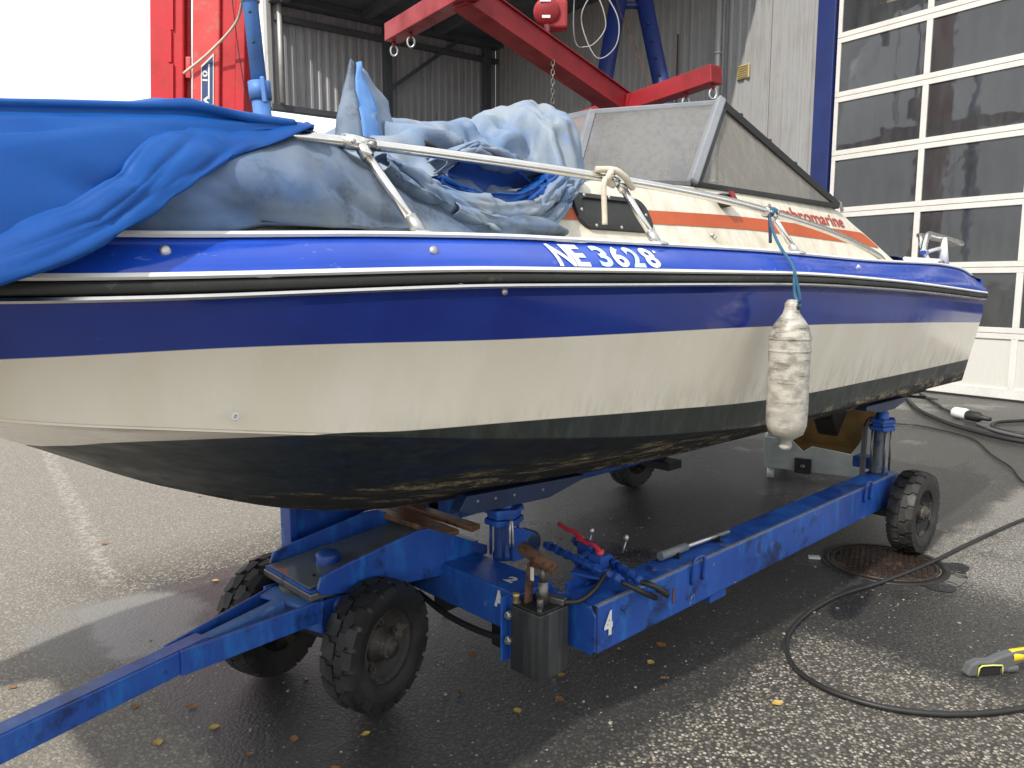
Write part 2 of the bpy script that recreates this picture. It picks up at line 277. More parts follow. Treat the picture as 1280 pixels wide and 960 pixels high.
# ------------------------------------------------------------------ mesh helpers
class MB:
    def __init__(s): s.v = []; s.f = []; s.sm = []
    def add(s, vs, fs, smooth=False):
        b = len(s.v); s.v += [tuple(map(float, q)) for q in vs]; s.f += [tuple(i + b for i in q) for q in fs]; s.sm += [smooth] * len(fs); return s
    def box(s, c, d, m=None):
        x, y, z = (q / 2 for q in d); vs = [Vector((i * x, j * y, k * z)) for k in (-1, 1) for j in (-1, 1) for i in (-1, 1)]
        if m is not None: vs = [m @ q for q in vs]
        return s.add([q + Vector(c) for q in vs], [(0, 2, 3, 1), (4, 5, 7, 6), (0, 1, 5, 4), (2, 6, 7, 3), (0, 4, 6, 2), (1, 3, 7, 5)])
    def bb(s, a, b): return s.box([(p + q) / 2 for p, q in zip(a, b)], [abs(q - p) for p, q in zip(a, b)])
    def bar(s, a, b, w, h, upv=(0, 0, 1)):
        a, b = Vector(a), Vector(b); d = (b - a); L = d.length; d.normalize(); r = d.cross(Vector(upv)).normalized(); u = r.cross(d)
        m = Matrix((d, r, u)).transposed(); return s.box((a + b) / 2, (L, w, h), m)
    def tube(s, pts, r, seg=10, caps=True, smooth=True):
        pts = [Vector(p) for p in pts]; n = len(pts); rs = r if isinstance(r, (list, tuple)) else [r] * n; vs = []; prev = None
        for i, p in enumerate(pts):
            d = (pts[min(i + 1, n - 1)] - pts[max(i - 1, 0)]).normalized()
            if prev is None: a = d.orthogonal().normalized()
            else: a = (prev - d * prev.dot(d)).normalized()
            prev = a; b = d.cross(a)
            vs += [p + (a * math.cos(t) + b * math.sin(t)) * rs[i] for t in (2 * math.pi * k / seg for k in range(seg))]
        fs = [(i * seg + k, i * seg + (k + 1) % seg, (i + 1) * seg + (k + 1) % seg, (i + 1) * seg + k) for i in range(n - 1) for k in range(seg)]
        s.add(vs, fs, smooth)
        if caps: b = len(s.v) - len(vs); s.f += [tuple(b + k for k in reversed(range(seg))), tuple(b + (n - 1) * seg + k for k in range(seg))]; s.sm += [False, False]
        return s
    def lathe(s, prof, c=(0, 0, 0), axis=(0, 0, 1), seg=24, smooth=True, close=False):
        ax = Vector(axis).normalized(); a = ax.orthogonal().normalized(); b = ax.cross(a); c = Vector(c); vs = []
        for (r, h) in prof: vs += [c + ax * h + (a * math.cos(t) + b * math.sin(t)) * r for t in (2 * math.pi * k / seg for k in range(seg))]
        m = len(prof); rg = range(m if close else m - 1)
        fs = [(i * seg + k, i * seg + (k + 1) % seg, ((i + 1) % m) * seg + (k + 1) % seg, ((i + 1) % m) * seg + k) for i in rg for k in range(seg)]
        return s.add(vs, fs, smooth)
    def cyl(s, a, b, r, seg=16): return s.tube([a, b], r, seg)
    def prism(s, poly, vec):
        n = len(poly); p = [Vector(q) for q in poly]; v = Vector(vec)
        return s.add(p + [q + v for q in p], [tuple(range(n))[::-1], tuple(range(n, 2 * n))] + [(i, (i + 1) % n, n + (i + 1) % n, n + i) for i in range(n)])
    def grid(s, G, smooth=True):
        G = np.asarray(G); a, b = G.shape[:2]
        return s.add(G.reshape(-1, 3), [(i * b + j, (i + 1) * b + j, (i + 1) * b + j + 1, i * b + j + 1) for i in range(a - 1) for j in range(b - 1)], smooth)
    def mesh(s, name, mat, recalc=True):
        me = bpy.data.meshes.new(name); me.from_pydata(s.v, [], s.f); me.polygons.foreach_set('use_smooth', s.sm)
        if recalc:
            bm = bmesh.new(); bm.from_mesh(me); bmesh.ops.recalc_face_normals(bm, faces=bm.faces); bm.to_mesh(me); bm.free()
        me.materials.append(MAT[mat]); me.update(); return me
    def build(s, name, mat, parent=None, bevel=0, solid=0, sub=0):
        o = bpy.data.objects.new(name, s.mesh(name, mat)); col.objects.link(o); o.parent = parent
        if solid: m = o.modifiers.new('thickness', 'SOLIDIFY'); m.thickness = solid; m.offset = 0
        if sub: m = o.modifiers.new('sub', 'SUBSURF'); m.levels = m.render_levels = sub
        if bevel: m = o.modifiers.new('bevel', 'BEVEL'); m.width = bevel; m.segments = 2; m.limit_method = 'ANGLE'; m.angle_limit = R(40)
        return o
def tag(o, label, cat, group=None, kind=None):
    if label: o['label'] = label
    if cat: o['category'] = cat
    if group: o['group'] = group
    if kind: o['kind'] = kind
    return o
def thing(name, label, cat, loc=(0, 0, 0), rz=0, group=None):
    o = bpy.data.objects.new(name, None); col.objects.link(o); o.location = loc; o.rotation_euler = (0, 0, rz); o.empty_display_size = .2
    return tag(o, label, cat, group)
def piece(me, name, parent, loc=(0, 0, 0), rot=None):
    o = bpy.data.objects.new(name, me); col.objects.link(o); o.parent = parent; o.location = loc
    if rot is not None: o.rotation_euler = rot
    return o
def itp(pts):
    xs = np.array([p[0] for p in pts], float); ys = np.array([p[1] for p in pts], float); h = np.diff(xs); d = np.diff(ys) / h; m = np.zeros(len(xs)); m[0] = d[0]; m[-1] = d[-1]
    for i in range(1, len(xs) - 1):
        if d[i - 1] * d[i] > 0: m[i] = (h[i - 1] + h[i]) * d[i - 1] * d[i] / (h[i] * d[i - 1] + h[i - 1] * d[i]) if True else 0
    def f(x):
        x = min(max(float(x), xs[0]), xs[-1]); i = int(min(max(np.searchsorted(xs, x) - 1, 0), len(h) - 1)); t = (x - xs[i]) / h[i]
        return float((1 + 2 * t) * (1 - t) ** 2 * ys[i] + t * (1 - t) ** 2 * h[i] * m[i] + t * t * (3 - 2 * t) * ys[i + 1] + t * t * (t - 1) * h[i] * m[i + 1])
    return f
def spline(pts, k=8):
    P = [np.array(p, float) for p in pts]; P = [2 * P[0] - P[1]] + P + [2 * P[-1] - P[-2]]; out = []
    for i in range(1, len(P) - 2):
        for j in range(k):
            t = j / k; a, b, c, d = P[i - 1:i + 3]
            out.append(.5 * ((2 * b) + (c - a) * t + (2 * a - 5 * b + 4 * c - d) * t * t + (3 * b - a - 3 * c + d) * t ** 3))
    return [tuple(q) for q in out + [P[-2]]]
def L(s, n, z): return (s, -n, z)                # boat / trailer frame: s aft, n to port (towards the photographer)
def text_mesh(txt, size=1., bold=0.):
    c = bpy.data.curves.new('lettering', 'FONT'); c.body = txt; c.size = size; c.offset = bold; c.resolution_u = 4
    o = bpy.data.objects.new('lettering', c); col.objects.link(o); dg = bpy.context.evaluated_depsgraph_get(); me = bpy.data.meshes.new_from_object(o.evaluated_get(dg))
    bpy.data.objects.remove(o); return me
def text_on(txt, name, mat, parent, fn, width=None, height=None, bold=0.):
    me = text_mesh(txt, 1., bold); bm = bmesh.new(); bm.from_mesh(me); ys = [v.co.y for v in bm.verts]; xs = [v.co.x for v in bm.verts]
    for q in range(1, 10): bmesh.ops.bisect_plane(bm, geom=bm.verts[:] + bm.edges[:] + bm.faces[:], plane_co=(0, min(ys) + (max(ys) - min(ys)) * q / 10, 0), plane_no=(0, 1, 0))
    if len(txt) > 3:
        for q in range(1, 30): bmesh.ops.bisect_plane(bm, geom=bm.verts[:] + bm.edges[:] + bm.faces[:], plane_co=(min(xs) + (max(xs) - min(xs)) * q / 30, 0, 0), plane_no=(1, 0, 0))
    bm.to_mesh(me); bm.free(); co = [v.co.copy() for v in me.vertices]
    x0 = min(c.x for c in co); x1 = max(c.x for c in co); y0 = min(c.y for c in co); y1 = max(c.y for c in co)
    for v, c in zip(me.vertices, co): v.co = fn((c.x - x0) / (x1 - x0), (c.y - y0) / (y1 - y0))
    me.materials.clear(); me.materials.append(MAT[mat]); me.update()
    o = bpy.data.objects.new(name, me); col.objects.link(o); o.parent = parent; return o
def crumple(G, excess=1.1, tether=.03, iters=140, seed=1, amp=.012, bend=.25, pin=None):
    """buckle a sheet: rest lengths a little longer than the space it has, held loosely to its place"""
    r = np.random.default_rng(seed); X0 = np.array(G, float); X = X0.copy(); a, b = X.shape[:2]
    nsm = r.normal(size=(a, b, 3))
    for _ in range(3): nsm = (nsm + np.roll(nsm, 1, 0) + np.roll(nsm, -1, 0) + np.roll(nsm, 1, 1) + np.roll(nsm, -1, 1)) / 5
    X += nsm / nsm.std() * amp
    E = []
    for (di, dj, k, ex) in ((1, 0, 1, excess), (0, 1, 1, excess), (1, 1, .6, excess), (1, -1, .6, excess), (2, 0, bend, 1.), (0, 2, bend, 1.)):
        A = (slice(0, a - di), slice(max(0, -dj), b - max(0, dj))); B = (slice(di, a), slice(max(0, dj), b + min(0, dj)))
        E.append((A, B, np.linalg.norm(X0[A] - X0[B], axis=-1, keepdims=True) * ex, k))
    for it in range(iters):
        D = np.zeros_like(X); C = np.zeros((a, b, 1))
        for A, B, l0, k in E:
            d = X[B] - X[A]; ln = np.linalg.norm(d, axis=-1, keepdims=True) + 1e-9; q = d * (1 - l0 / ln) * .5 * k
            D[A] += q; D[B] -= q; C[A] += k; C[B] += k
        X += D / np.maximum(C, 1e-6) * 1.6 + (X0 - X) * tether
        if pin is not None: X = np.where(pin[..., None], X0, X)
    return X
def creases(G, seed, count, amp, wid, ang=None, spread=60):
    """sharp pressed folds running over a sheet"""
    r = np.random.default_rng(seed); X = np.array(G, float); a, b = X.shape[:2]
    du = np.gradient(X, axis=0); dv = np.gradient(X, axis=1); N = np.cross(du, dv); N /= np.linalg.norm(N, axis=-1, keepdims=True) + 1e-9
    lu = np.linalg.norm(du, axis=-1).mean() * a; lv = np.linalg.norm(dv, axis=-1).mean() * b
    U, V = np.meshgrid(np.linspace(0, lu, a), np.linspace(0, lv, b), indexing='ij'); D = np.zeros((a, b))
    for i in range(count):
        th = math.radians((ang if ang is not None else 0) + r.uniform(-spread, spread)); cu, cv = r.uniform(0, lu), r.uniform(0, lv); ln = r.uniform(.2, .6) * max(lu, lv) * .5
        x = (U - cu) * math.cos(th) + (V - cv) * math.sin(th); y = -(U - cu) * math.sin(th) + (V - cv) * math.cos(th) + .15 * x * x * r.uniform(-1, 1); w_ = wid * r.uniform(.5, 1.6)
        D += amp * r.uniform(-.7, 1) * np.maximum(0, 1 - np.abs(y) / w_) ** 1.4 * np.maximum(0, 1 - (x / ln) ** 2)
    return X + N * D[..., None]
def upres(G, k=2):
    G = np.asarray(G, float)
    for ax in (0, 1):
        n = G.shape[ax]; t = np.linspace(0, n - 1, (n - 1) * k + 1); i = np.minimum(t.astype(int), n - 2); f = t - i
        g = lambda j: np.take(G, np.clip(j, 0, n - 1), ax)
        sh_ = [1, 1, 1]; sh_[ax] = len(t); f = f.reshape(sh_); p0, p1, p2, p3 = g(i - 1), g(i), g(i + 1), g(i + 2)
        G = .5 * (2 * p1 + (p2 - p0) * f + (2 * p0 - 5 * p1 + 4 * p2 - p3) * f * f + (3 * p1 - p0 - 3 * p2 + p3) * f ** 3)
    return G

# ------------------------------------------------------------------ the ground
g = MB().add([(-400, -300, 0), (400, -300, 0), (400, 500, 0), (-400, 500, 0)], [(0, 1, 2, 3)]).build('ground', 'asphalt'); tag(g, 'asphalt yard with pale exposed stones, dry, wet and shade-painted', None, kind='structure')
pp = spline([(2.06, 3.63), (2.14, 3.60), (2.2, 3.66), (2.31, 3.76), (2.36, 3.86), (2.42, 3.93), (2.4, 4.0), (2.27, 3.985), (2.17, 3.93), (2.12, 3.84), (2.04, 3.74), (2.06, 3.63)], 5)[:-1]
pud = MB().add([(x, y, .004) for x, y in pp], [tuple(range(len(pp)))]).build('puddle', 'puddle'); tag(pud, 'small puddle of water beside the manhole cover', None, kind='structure')

# ------------------------------------------------------------------ hall building (local x along the facade, -y towards the yard)
WALL = ((5.865, 10.395, 0), R(-54.12))
bld = thing('hall_building', 'grey metal clad boat hall with blue door post and downpipe', 'building', *WALL)
def corrugated(wid, h0, h1, ribs, depth, name, mat, hz=.004):
    m = MB(); xs = []; p = wid / ribs
    for i in range(ribs): x = i * p; xs += [(x + p * .08, 0), (x + p * .16, -depth), (x + p * .42, -depth), (x + p * .5, 0), (x + p * .74, 0), (x + p * .76, -depth * .3), (x + p * .80, -depth * .3), (x + p * .82, 0)]
    xs = [(0.004, 0)] + xs + [(wid - .004, 0)]
    G = [[(x, y, z) for z in (h0, h1)] for x, y in xs]; m.grid(G, False); return m.mesh(name, mat, False)
wp = corrugated(.85, 0, 8.2, 5, .022, 'wall_panel', 'cladding')
for i in range(10): piece(wp, 'wall_panel', bld, (-2.16 - .85 * (i + 1), 0, 0))
for i in range(3): piece(wp, 'wall_panel', bld, (3.75 + .85 * i, 0, 0))
wt = corrugated(.85, 5.92, 8.2, 5, .022, 'wall_panel', 'cladding')
for i in range(7): piece(wt, 'wall_panel', bld, (-2.155 + .85 * i, .02, 0))
MB().bb((-10.66, .03, 0), (-2.0, .2, 8.2)).bb((3.72, .03, 0), (6.3, .2, 8.2)).bb((-2.0, .04, 5.9), (3.72, .2, 8.2)).build('wall_core', 'cladding', bld)
MB().bb((-10.66, .2, 8.0), (6.3, 9, 8.2)).bb((-10.66, 8.8, 0), (6.3, 9, 8)).bb((-10.66, .2, 0), (-10.5, 8.8, 8)).bb((6.1, .2, 0), (6.3, 8.8, 8)).build('hall_shell', 'concrete', bld)
MB().bb((-2.17, -.06, 0), (-1.88, .15, 6.1)).build('door_post', 'framblue', bld, bevel=.01)
MB().bb((3.56, -.06, 0), (3.85, .15, 6.1)).build('door_post', 'framblue', bld, bevel=.01)
MB().bb((-1.88, -.06, 5.87), (3.56, .15, 6.1)).build('door_lintel', 'framblue', bld, bevel=.01)
dp = MB().tube([(-3.98, -.12, .05), (-3.98, -.12, 7.0)], .055, 14).build('downpipe', 'pipe', bld)
for z in (1.2, 3.2, 5.3, 6.6): MB().lathe([(.058, -.02), (.066, -.02), (.066, .02), (.058, .02)], (-3.98, -.12, z)).bb((-4.0, -.07, z - .015), (-3.96, .01, z + .015)).build('pipe_clip', 'pipe', dp)
vt = MB().bb((-3.62, -.05, 4.80), (-3.38, -.022, 5.02)).build('wall_vent', 'vent', bld, bevel=.006)
for i in range(6): MB().box((-3.5, -.058, 4.83 + i * .034), (.2, .018, .012), Matrix.Rotation(R(25), 3, 'X')).build('slat', 'vent', vt)
for z in (5.6, 5.1, 4.6): MB().tube([(-4.95, -.03, z + .25), (-4.95, -.03, z - .26)], .012, 6).build('wall_conduit', 'rust', bld)

door = thing('sectional_door', 'tall aluminium sectional door with rows of glass panes', 'door', *WALL)
cols = [-1.85, -.52, .81, 2.14, 3.53]
for r_ in range(7):
    z0 = .022 + .835 * r_; z1 = z0 + .829; f = MB(); lo = .13 if r_ == 0 else .07
    f.bb((cols[0], -.02, z0), (cols[-1], .03, z0 + lo)).bb((cols[0], -.02, z1 - .07), (cols[-1], .03, z1))
    for i, c in enumerate(cols): a = c if i == 0 else c - .04; b = c + .06 if i == 0 else (c if i == 4 else c + .04); f.bb((a, -.02, z0 + lo), (b, .03, z1 - .07))
    fo = f.build('door_section', 'alu', door, bevel=.004)
    for i in range(4): MB().bb((cols[i] + (.06 if i == 0 else .04), .000, z0 + lo), (cols[i + 1] - (.0 if i == 3 else .04), .012, z1 - .07)).build('pane' if r_ else 'panel', 'glass' if r_ else 'doorpanel', fo)
    if r_ == 1: MB().bb((-1.2, -.05, z0 + .02), (-1.05, -.022, z0 + .05)).build('door_handle', 'black', fo)
MB().bb((-1.85, -.045, .002), (3.53, -.021, .022)).build('door_seal', 'black', door)
# inside the hall
hf = MB().bb((-10.4, .21, .001), (6.0, 8.7, .012)).build('hall_floor', 'concrete'); hf.location, hf.rotation_euler = WALL[0], (0, 0, WALL[1]); tag(hf, 'concrete floor inside the hall', None, kind='structure')
sh1 = thing('storage_rack', 'dark storage rack standing inside behind the door glass', 'rack', *WALL)
for x in (-1.3, .3, 1.9):
    for y in (3.2, 4.0): MB().bb((x - .04, y - .04, .012), (x + .04, y + .04, 4.6)).build('upright', 'darkgrey', sh1)
for z in (1.1, 2.3, 3.5): MB().bb((-1.4, 3.12, z), (2.0, 4.08, z + .08)).build('shelf', 'framblue', sh1)
cb = MB()
G = np.array([[(x, 1.9 + .35 * math.sin(x * 2.7) * (1 - t) + .1 * math.sin(x * 9 + t * 3), .02 + 5.0 * (1 - t) * (1 - .12 * abs(math.sin(x * 2)))) for t in np.linspace(0, 1, 12)] for x in np.linspace(-1.75, .05, 26)])
tag(cb.grid(G).build('hanging_sheet', 'sheet', None, solid=.01), 'pale plastic sheet hanging inside behind the door glass', 'sheet'); bpy.data.objects['hanging_sheet'].location = WALL[0]; bpy.data.objects['hanging_sheet'].rotation_euler = (0, 0, WALL[1])
lp = thing('hall_lamp', 'lit yellowish tube lamp hanging inside the hall', 'lamp', *WALL)
MB().bb((-2.3, 1.4, 5.90), (-1.2, 1.5, 5.97)).build('lamp_housing', 'white', lp); MB().cyl((-2.25, 1.45, 5.875), (-1.25, 1.45, 5.875), .022).build('tube', 'lamp', lp)
MB().bb((-1.8, 1.44, 5.97), (-1.77, 1.47, 8.0)).build('hanger', 'darkgrey', lp)

# ------------------------------------------------------------------ canopy beside the hall
cnp = thing('canopy', 'dark steel canopy with ribbed side wall hanging high above the yard', 'canopy', *WALL)
MB().bb((-10.75, -5.45, 7.0), (-3.0, -.03, 7.22)).build('roof', 'canopyfr', cnp)  # roof lengthened past the edge beam, an added strip to shade the trestle
sp_ = corrugated(.883, 4.98, 6.98, 5, .03, 'side_panel', 'canopycl')
for i in range(6): piece(sp_, 'side_panel', cnp, (-10.66, -5.30 + .883 * i, 0), (0, 0, R(90)))
MB().bb((-10.75, -5.36, 4.96), (-10.70, -.03, 6.99)).build('outer_skin', 'canopycl', cnp)
MB().bb((-10.68, -5.42, 4.86), (-10.52, -.04, 4.98)).build('bottom_rail', 'canopyfr', cnp, bevel=.01)
MB().bb((-10.62, -5.30, 6.55), (-10.50, -.04, 6.66)).build('middle_rail', 'canopyfr', cnp, bevel=.01)
MB().bb((-10.62, -5.42, 6.86), (-10.30, -.04, 7.0)).build('eave_beam', 'canopyfr', cnp, bevel=.01)
MB().bb((-10.74, -5.47, 4.9), (-10.55, -5.37, 7.0)).build('corner_post', 'pipe', cnp, bevel=.01)
MB().tube([(-10.50, -5.22, 5.0), (-10.50, -5.22, 6.95)], .055).build('gutter_pipe', 'pipe', cnp)
for y in (-2.9, -.35): MB().bb((-10.60, y - .08, 4.98), (-10.46, y + .08, 6.86)).build('post', 'canopyfr', cnp, bevel=.008)
MB().bar((-10.5, -2.85, 5.6), (-10.5, -1.1, 6.9), .07, .07, (1, 0, 0)).build('brace', 'canopyfr', cnp)
for y in (-5.2, -3.5, -1.8): MB().bb((-10.3, y - .07, 6.82), (-4.05, y + .07, 7.0)).build('rafter', 'canopyfr', cnp)
MB().bb((-4.2, -5.45, 6.7), (-4.02, -.03, 7.0)).build('edge_beam', 'canopyfr', cnp)
for (x, y) in ((-4.12, -5.3),): MB().bb((x - .06, y - .06, 6.4), (x + .06, y + .06, 6.72)).build('bracket', 'canopyfr', cnp)

# ------------------------------------------------------------------ hoist with lifting beam, blue trestle
ho = thing('chain_hoist', 'red chain hoist with round cover and hook under the canopy', 'hoist', (.43, 10.1, 4.82))
MB().lathe([(0, -.10), (.13, -.10), (.165, -.07), (.165, .02), (.13, .05), (0, .05)], (0, 0, 0), (-.05, -1, -.25), 28).build('round_cover', 'hoistred', ho)
MB().box((.12, .1, -.02), (.28, .2, .34)).build('motor_housing', 'hoistred', ho, bevel=.03)
for (x, z, ww) in ((-.02, .11, .13), (-.01, -.08, .1)): MB().box((x, -.055 - .02, z), (ww, .008, .035), Matrix.Rotation(R(-14), 3, 'X')).build('plate', 'white', ho)
MB().tube(spline([(0, 0, -.15), (.01, 0, -.24), (-.05, 0, -.30), (-.085, 0, -.38), (-.04, 0, -.46), (.04, 0, -.44), (.055, 0, -.37)], 6), [.035 - .0005 * i for i in range(37)], 10).build('hook', 'hoistred', ho)
MB().box((.01, 0, -.2), (.07, .06, .08)).build('swivel', 'black', ho, bevel=.01)
MB().tube([(.1, .1, .1), (.1, .1, 2.18)], .018).tube([(.16, .1, .1), (.16, .1, 2.18)], .018).build('load_chain', 'dullsteel', ho)
def chain(p, n, s, name, parent, mat='steel', r=.007, side=0):
    m = MB(); x, y, z = p
    for i in range(n):
        pts = [(math.cos(t) * s * .45, 0, math.sin(t) * s * .8) for t in np.linspace(0, 2 * math.pi, 13)]
        if i % 2: pts = [(0, a, c) for a, _, c in pts]
        m.tube([(x + a + side * i, y + b, z - i * s * 1.25 + c) for a, b, c in pts], r, 6, False)
    return m.build(name, mat, parent)
spr = thing('lifting_beam', 'red steel lifting beam with two cross arms hanging under the canopy', 'lifting beam', (.5, 10.1, 4.3))
A_, B_ = Vector((-1.05, -1.1, .35)), Vector((1.06, 1.13, -.36))
MB().bar(A_, B_, .24, .26).build('main_beam', 'hoistred', spr, bevel=.012)
MB().bar(A_ + Vector((0, 0, .138)), B_ + Vector((0, 0, .138)), .30, .014).bar(A_ - Vector((0, 0, .138)), B_ - Vector((0, 0, .138)), .30, .014).build('flange', 'hoistred', spr)
a1 = Vector((-2.05, .4, .38)); d1 = A_ - a1; arm1 = MB().bar(a1, A_ + d1, .22, .22).build('cross_arm', 'hoistred', spr, bevel=.012)
a2 = Vector((2.03, -.12, -.25)); d2 = B_ - a2; arm2 = MB().bar(a2, B_ + d2, .22, .22).build('cross_arm', 'hoistred', spr, bevel=.012)
for (am, e, d) in ((arm1, a1, d1), (arm2, a2, d2)):
    for t in (.03, .30, 1.7, 1.97):
        q = e + d * t; MB().tube([(q.x, q.y, q.z - .1), (q.x, q.y, q.z - .17)], .022).build('lug', 'hoistred', am)
        pts = [(q.x + .045 * math.sin(k), q.y, q.z - .22 + .065 * math.cos(k)) for k in np.linspace(0, 2 * math.pi, 14)]; MB().tube(pts, .013, 7, False).build('shackle', 'steel', am)
MB().tube([(.0, 0, .13), (-.02, 0, .2), (-.07, 0, .23), (-.12, 0, .2), (-.12, 0, .1)], .028).build('lifting_eye', 'hoistred', spr)
chain((.0, -.2, -.14), 9, .045, 'sling_chain', spr, 'dullsteel')
tr = thing('blue_trestle', 'dark blue tubular trestle standing against the hall wall', 'trestle', (2.0, 12.5, 0))
MB().tube([(-1.35, 0, 0), (-.35, 0, 5.9)], .13, 16).build('leg', 'framblue', tr); MB().tube([(1.41, 0, 0), (-.01, .0, 5.9)], .13, 16).build('leg', 'framblue', tr)
MB().tube([(-.35, 0, 5.7), (.0, 0, 5.7)], .05).build('crossbar', 'framblue', tr); MB().tube([(-.95, 0, 2.4), (.85, 0, 2.4)], .05).build('crossbar', 'framblue', tr); MB().bb((-.5, -.12, 5.88), (.2, .12, 6.02)).build('head_plate', 'framblue', tr)
for i in range(9): MB().lathe([(.016, 0), (.02, .01), (0, .012)], (.07 + .14 * i * .24 * 1.9 + .0, -.128, 5.4 - i * .25), (0, -1, 0), 8).build('bolt', 'black', tr)
def wire(name, pts, r, mat, label, cat='cable'):
    o = MB().tube(spline(pts, 8), r, 6).build(name, mat); return tag(o, label, cat)
wire('hanging_cable', [(.95, 10.6, 6.98), (.80, 10.6, 4.85), (.98, 10.6, 4.55), (1.22, 10.6, 4.8), (1.08, 10.6, 5.2), (.9, 10.6, 4.9), (1.1, 10.6, 4.42), (1.35, 10.6, 4.55), (1.38, 10.6, 4.9), (1.15, 10.6, 5.3)], .008, 'sheet', 'pale looped cable hanging beside the red chain hoist')
wire('hanging_cable', [(1.35, 11.8, 6.98), (1.5, 11.8, 5.6), (1.75, 11.8, 5.0), (2.0, 11.8, 4.4), (2.15, 11.8, 4.0)], .008, 'rust', 'rusty thin cable hanging slack between the blue trestle legs')

# ------------------------------------------------------------------ red mast, blue prop, far tower crane
mast = thing('crane_mast', 'tall red crane mast with navy sticker and silver rod', 'crane', (-3.72, 9, 0)); mast.rotation_euler = (0, R(3.1), 0)
MB().bb((-.50, -.05, 0), (-.125, .45, 7.5)).build('mast_column', 'red', mast, bevel=.02)
MB().bb((-.27, -.075, 0), (-.23, -.052, 3.88)).bb((-.29, -.075, 3.9), (-.25, -.052, 4.22)).bb((-.27, -.075, 4.24), (-.23, -.052, 7.5)).build('guide_strip', 'red', mast)
MB().bb((-.125, .05, 0), (-.02, .4, 7.5)).build('channel', 'red_lit', mast)
MB().cyl((-.045, .0, .3), (-.045, .0, 7.3), .02).build('piston_rod', 'chrome', mast)
MB().bb((-.115, -.03, 3.75), (-.055, .05, 3.98)).build('clamp', 'red_lit', mast, bevel=.01)
MB().bb((-.02, -.06, 0), (.275, .42, 7.5)).build('mast_column', 'red_lit', mast, bevel=.015)
MB().bb((.275, -.02, 0), (.445, .40, 7.5)).bb((.445, -.05, 0), (.55, .42, 7.5)).build('mast_column', 'red', mast, bevel=.012)
MB().bb((-.53, .1, 3.8), (-.5, .2, 3.95)).bb((-.53, .1, 4.3), (-.5, .2, 4.36)).build('hinge_lug', 'red', mast)
st = MB().prism([(.075, -.064, 3.42), (.215, -.064, 3.42), (.215, -.064, 4.02), (.075, -.064, 3.88)], (0, -.004, 0)).build('mast_sticker', 'white', mast)
MB().prism([(.085, -.0682, 3.45), (.205, -.0682, 3.45), (.205, -.0682, 3.985), (.085, -.0682, 3.865)], (0, -.002, 0)).build('sticker_field', 'logoblue', st)
MB().bb((.155, -.0735, 3.53), (.172, -.0705, 3.90)).build('sticker_bar', 'white', st)
text_on('10', 'sticker_lettering', 'white', st, lambda a, b: (.15 - b * .058, -.0735, 3.72 + a * .11), bold=.02)
MB().prism([(.105, -.0735, 3.51), (.165, -.0735, 3.46), (.165, -.0735, 3.49), (.135, -.0735, 3.515), (.165, -.0735, 3.545), (.15, -.0735, 3.56), (.105, -.0735, 3.525)], (0, .002, 0)).build('sticker_mark', 'white', st)
fl = MB().bb((.085, -.068, 3.26), (.2, -.064, 3.405)).build('flag_sticker', 'red', mast)
MB().bb((.115, -.0715, 3.262), (.135, -.0682, 3.403)).bb((.087, -.0712, 3.32), (.198, -.0682, 3.345)).build('flag_cross', 'logoblue', fl)
prop = thing('tubular_prop', 'light blue tubular prop with collar and pin beside red mast', 'prop', (-2.41, 8.5, 0)); prop.rotation_euler = (0, R(-4.1), 0)
MB().tube([(0, 0, 0), (0, 0, 3.5)], .095, 18).build('outer_tube', 'propblue', prop); MB().tube([(0, 0, 3.5), (0, 0, 6.2)], .08, 18).build('inner_tube', 'propblue', prop)
MB().lathe([(.096, 3.42), (.116, 3.42), (.116, 3.60), (.096, 3.60)], seg=20).build('collar', 'propblue', prop); MB().bb((.05, -.14, 3.36), (.10, -.10, 3.62)).build('latch', 'propblue', prop, bevel=.012)
for z in (3.98, 4.28, 4.62, 4.95): MB().lathe([(.016, 0), (.016, .006), (0, .006)], (.01, -.077, z), (0, -1, 0), 12).build('pin_hole', 'black', prop)
MB().lathe([(.081, 4.40), (.10, 4.40), (.10, 4.5), (.081, 4.5)], seg=18).build('rope_turn', 'rope', prop); MB().lathe([(.02, 0), (.16, 0), (.16, .015), (.02, .015)]).build('foot_plate', 'propblue', prop)
wire('lashing_rope', [(-3.62, 8.90, 3.78), (-3.3, 8.86, 4.0), (-2.95, 8.7, 4.25), (-2.76, 8.4, 4.43)], .014, 'rope', 'thin rope tied from red mast to the light blue prop', 'rope')
wire('guy_wire', [(-3.02, 8.8, 4.6), (-2.96, 8.8, 3.9), (-2.86, 8.8, 3.2), (-2.6, 8.8, 1.6), (-2.3, 8.8, .0)], .006, 'black', 'thin dark wire running down beside the red mast')
tc_ = thing('tower_crane', 'distant red and white tower crane jib', 'crane', (-22.6, 60, 0))
MB().bb((-.5, -.5, 0), (.5, .5, 21)).build('tower', 'red', tc_)
m = MB(); mw = MB()
for i in range(22):
    x = i * .9 - 2; q = (m if (i // 3) % 2 else mw); z0 = 19.95 - .03 * i; q.bar((x, 0, z0), (x + .9, 0, z0 - .03), .09, .09).bar((x, 0, z0), (x + .45, 0, z0 + 1.0), .05, .05).bar((x + .45, 0, z0 + 1.0), (x + .9, 0, z0), .05, .05).bar((x, .9, z0), (x + .9, .9, z0 - .03), .09, .09).bar((x - .45, .45, z0 + 1.0), (x + .45, .45, z0 + 1.0), .07, .07)
m.build('jib', 'red', tc_); mw.build('jib', 'white', tc_)

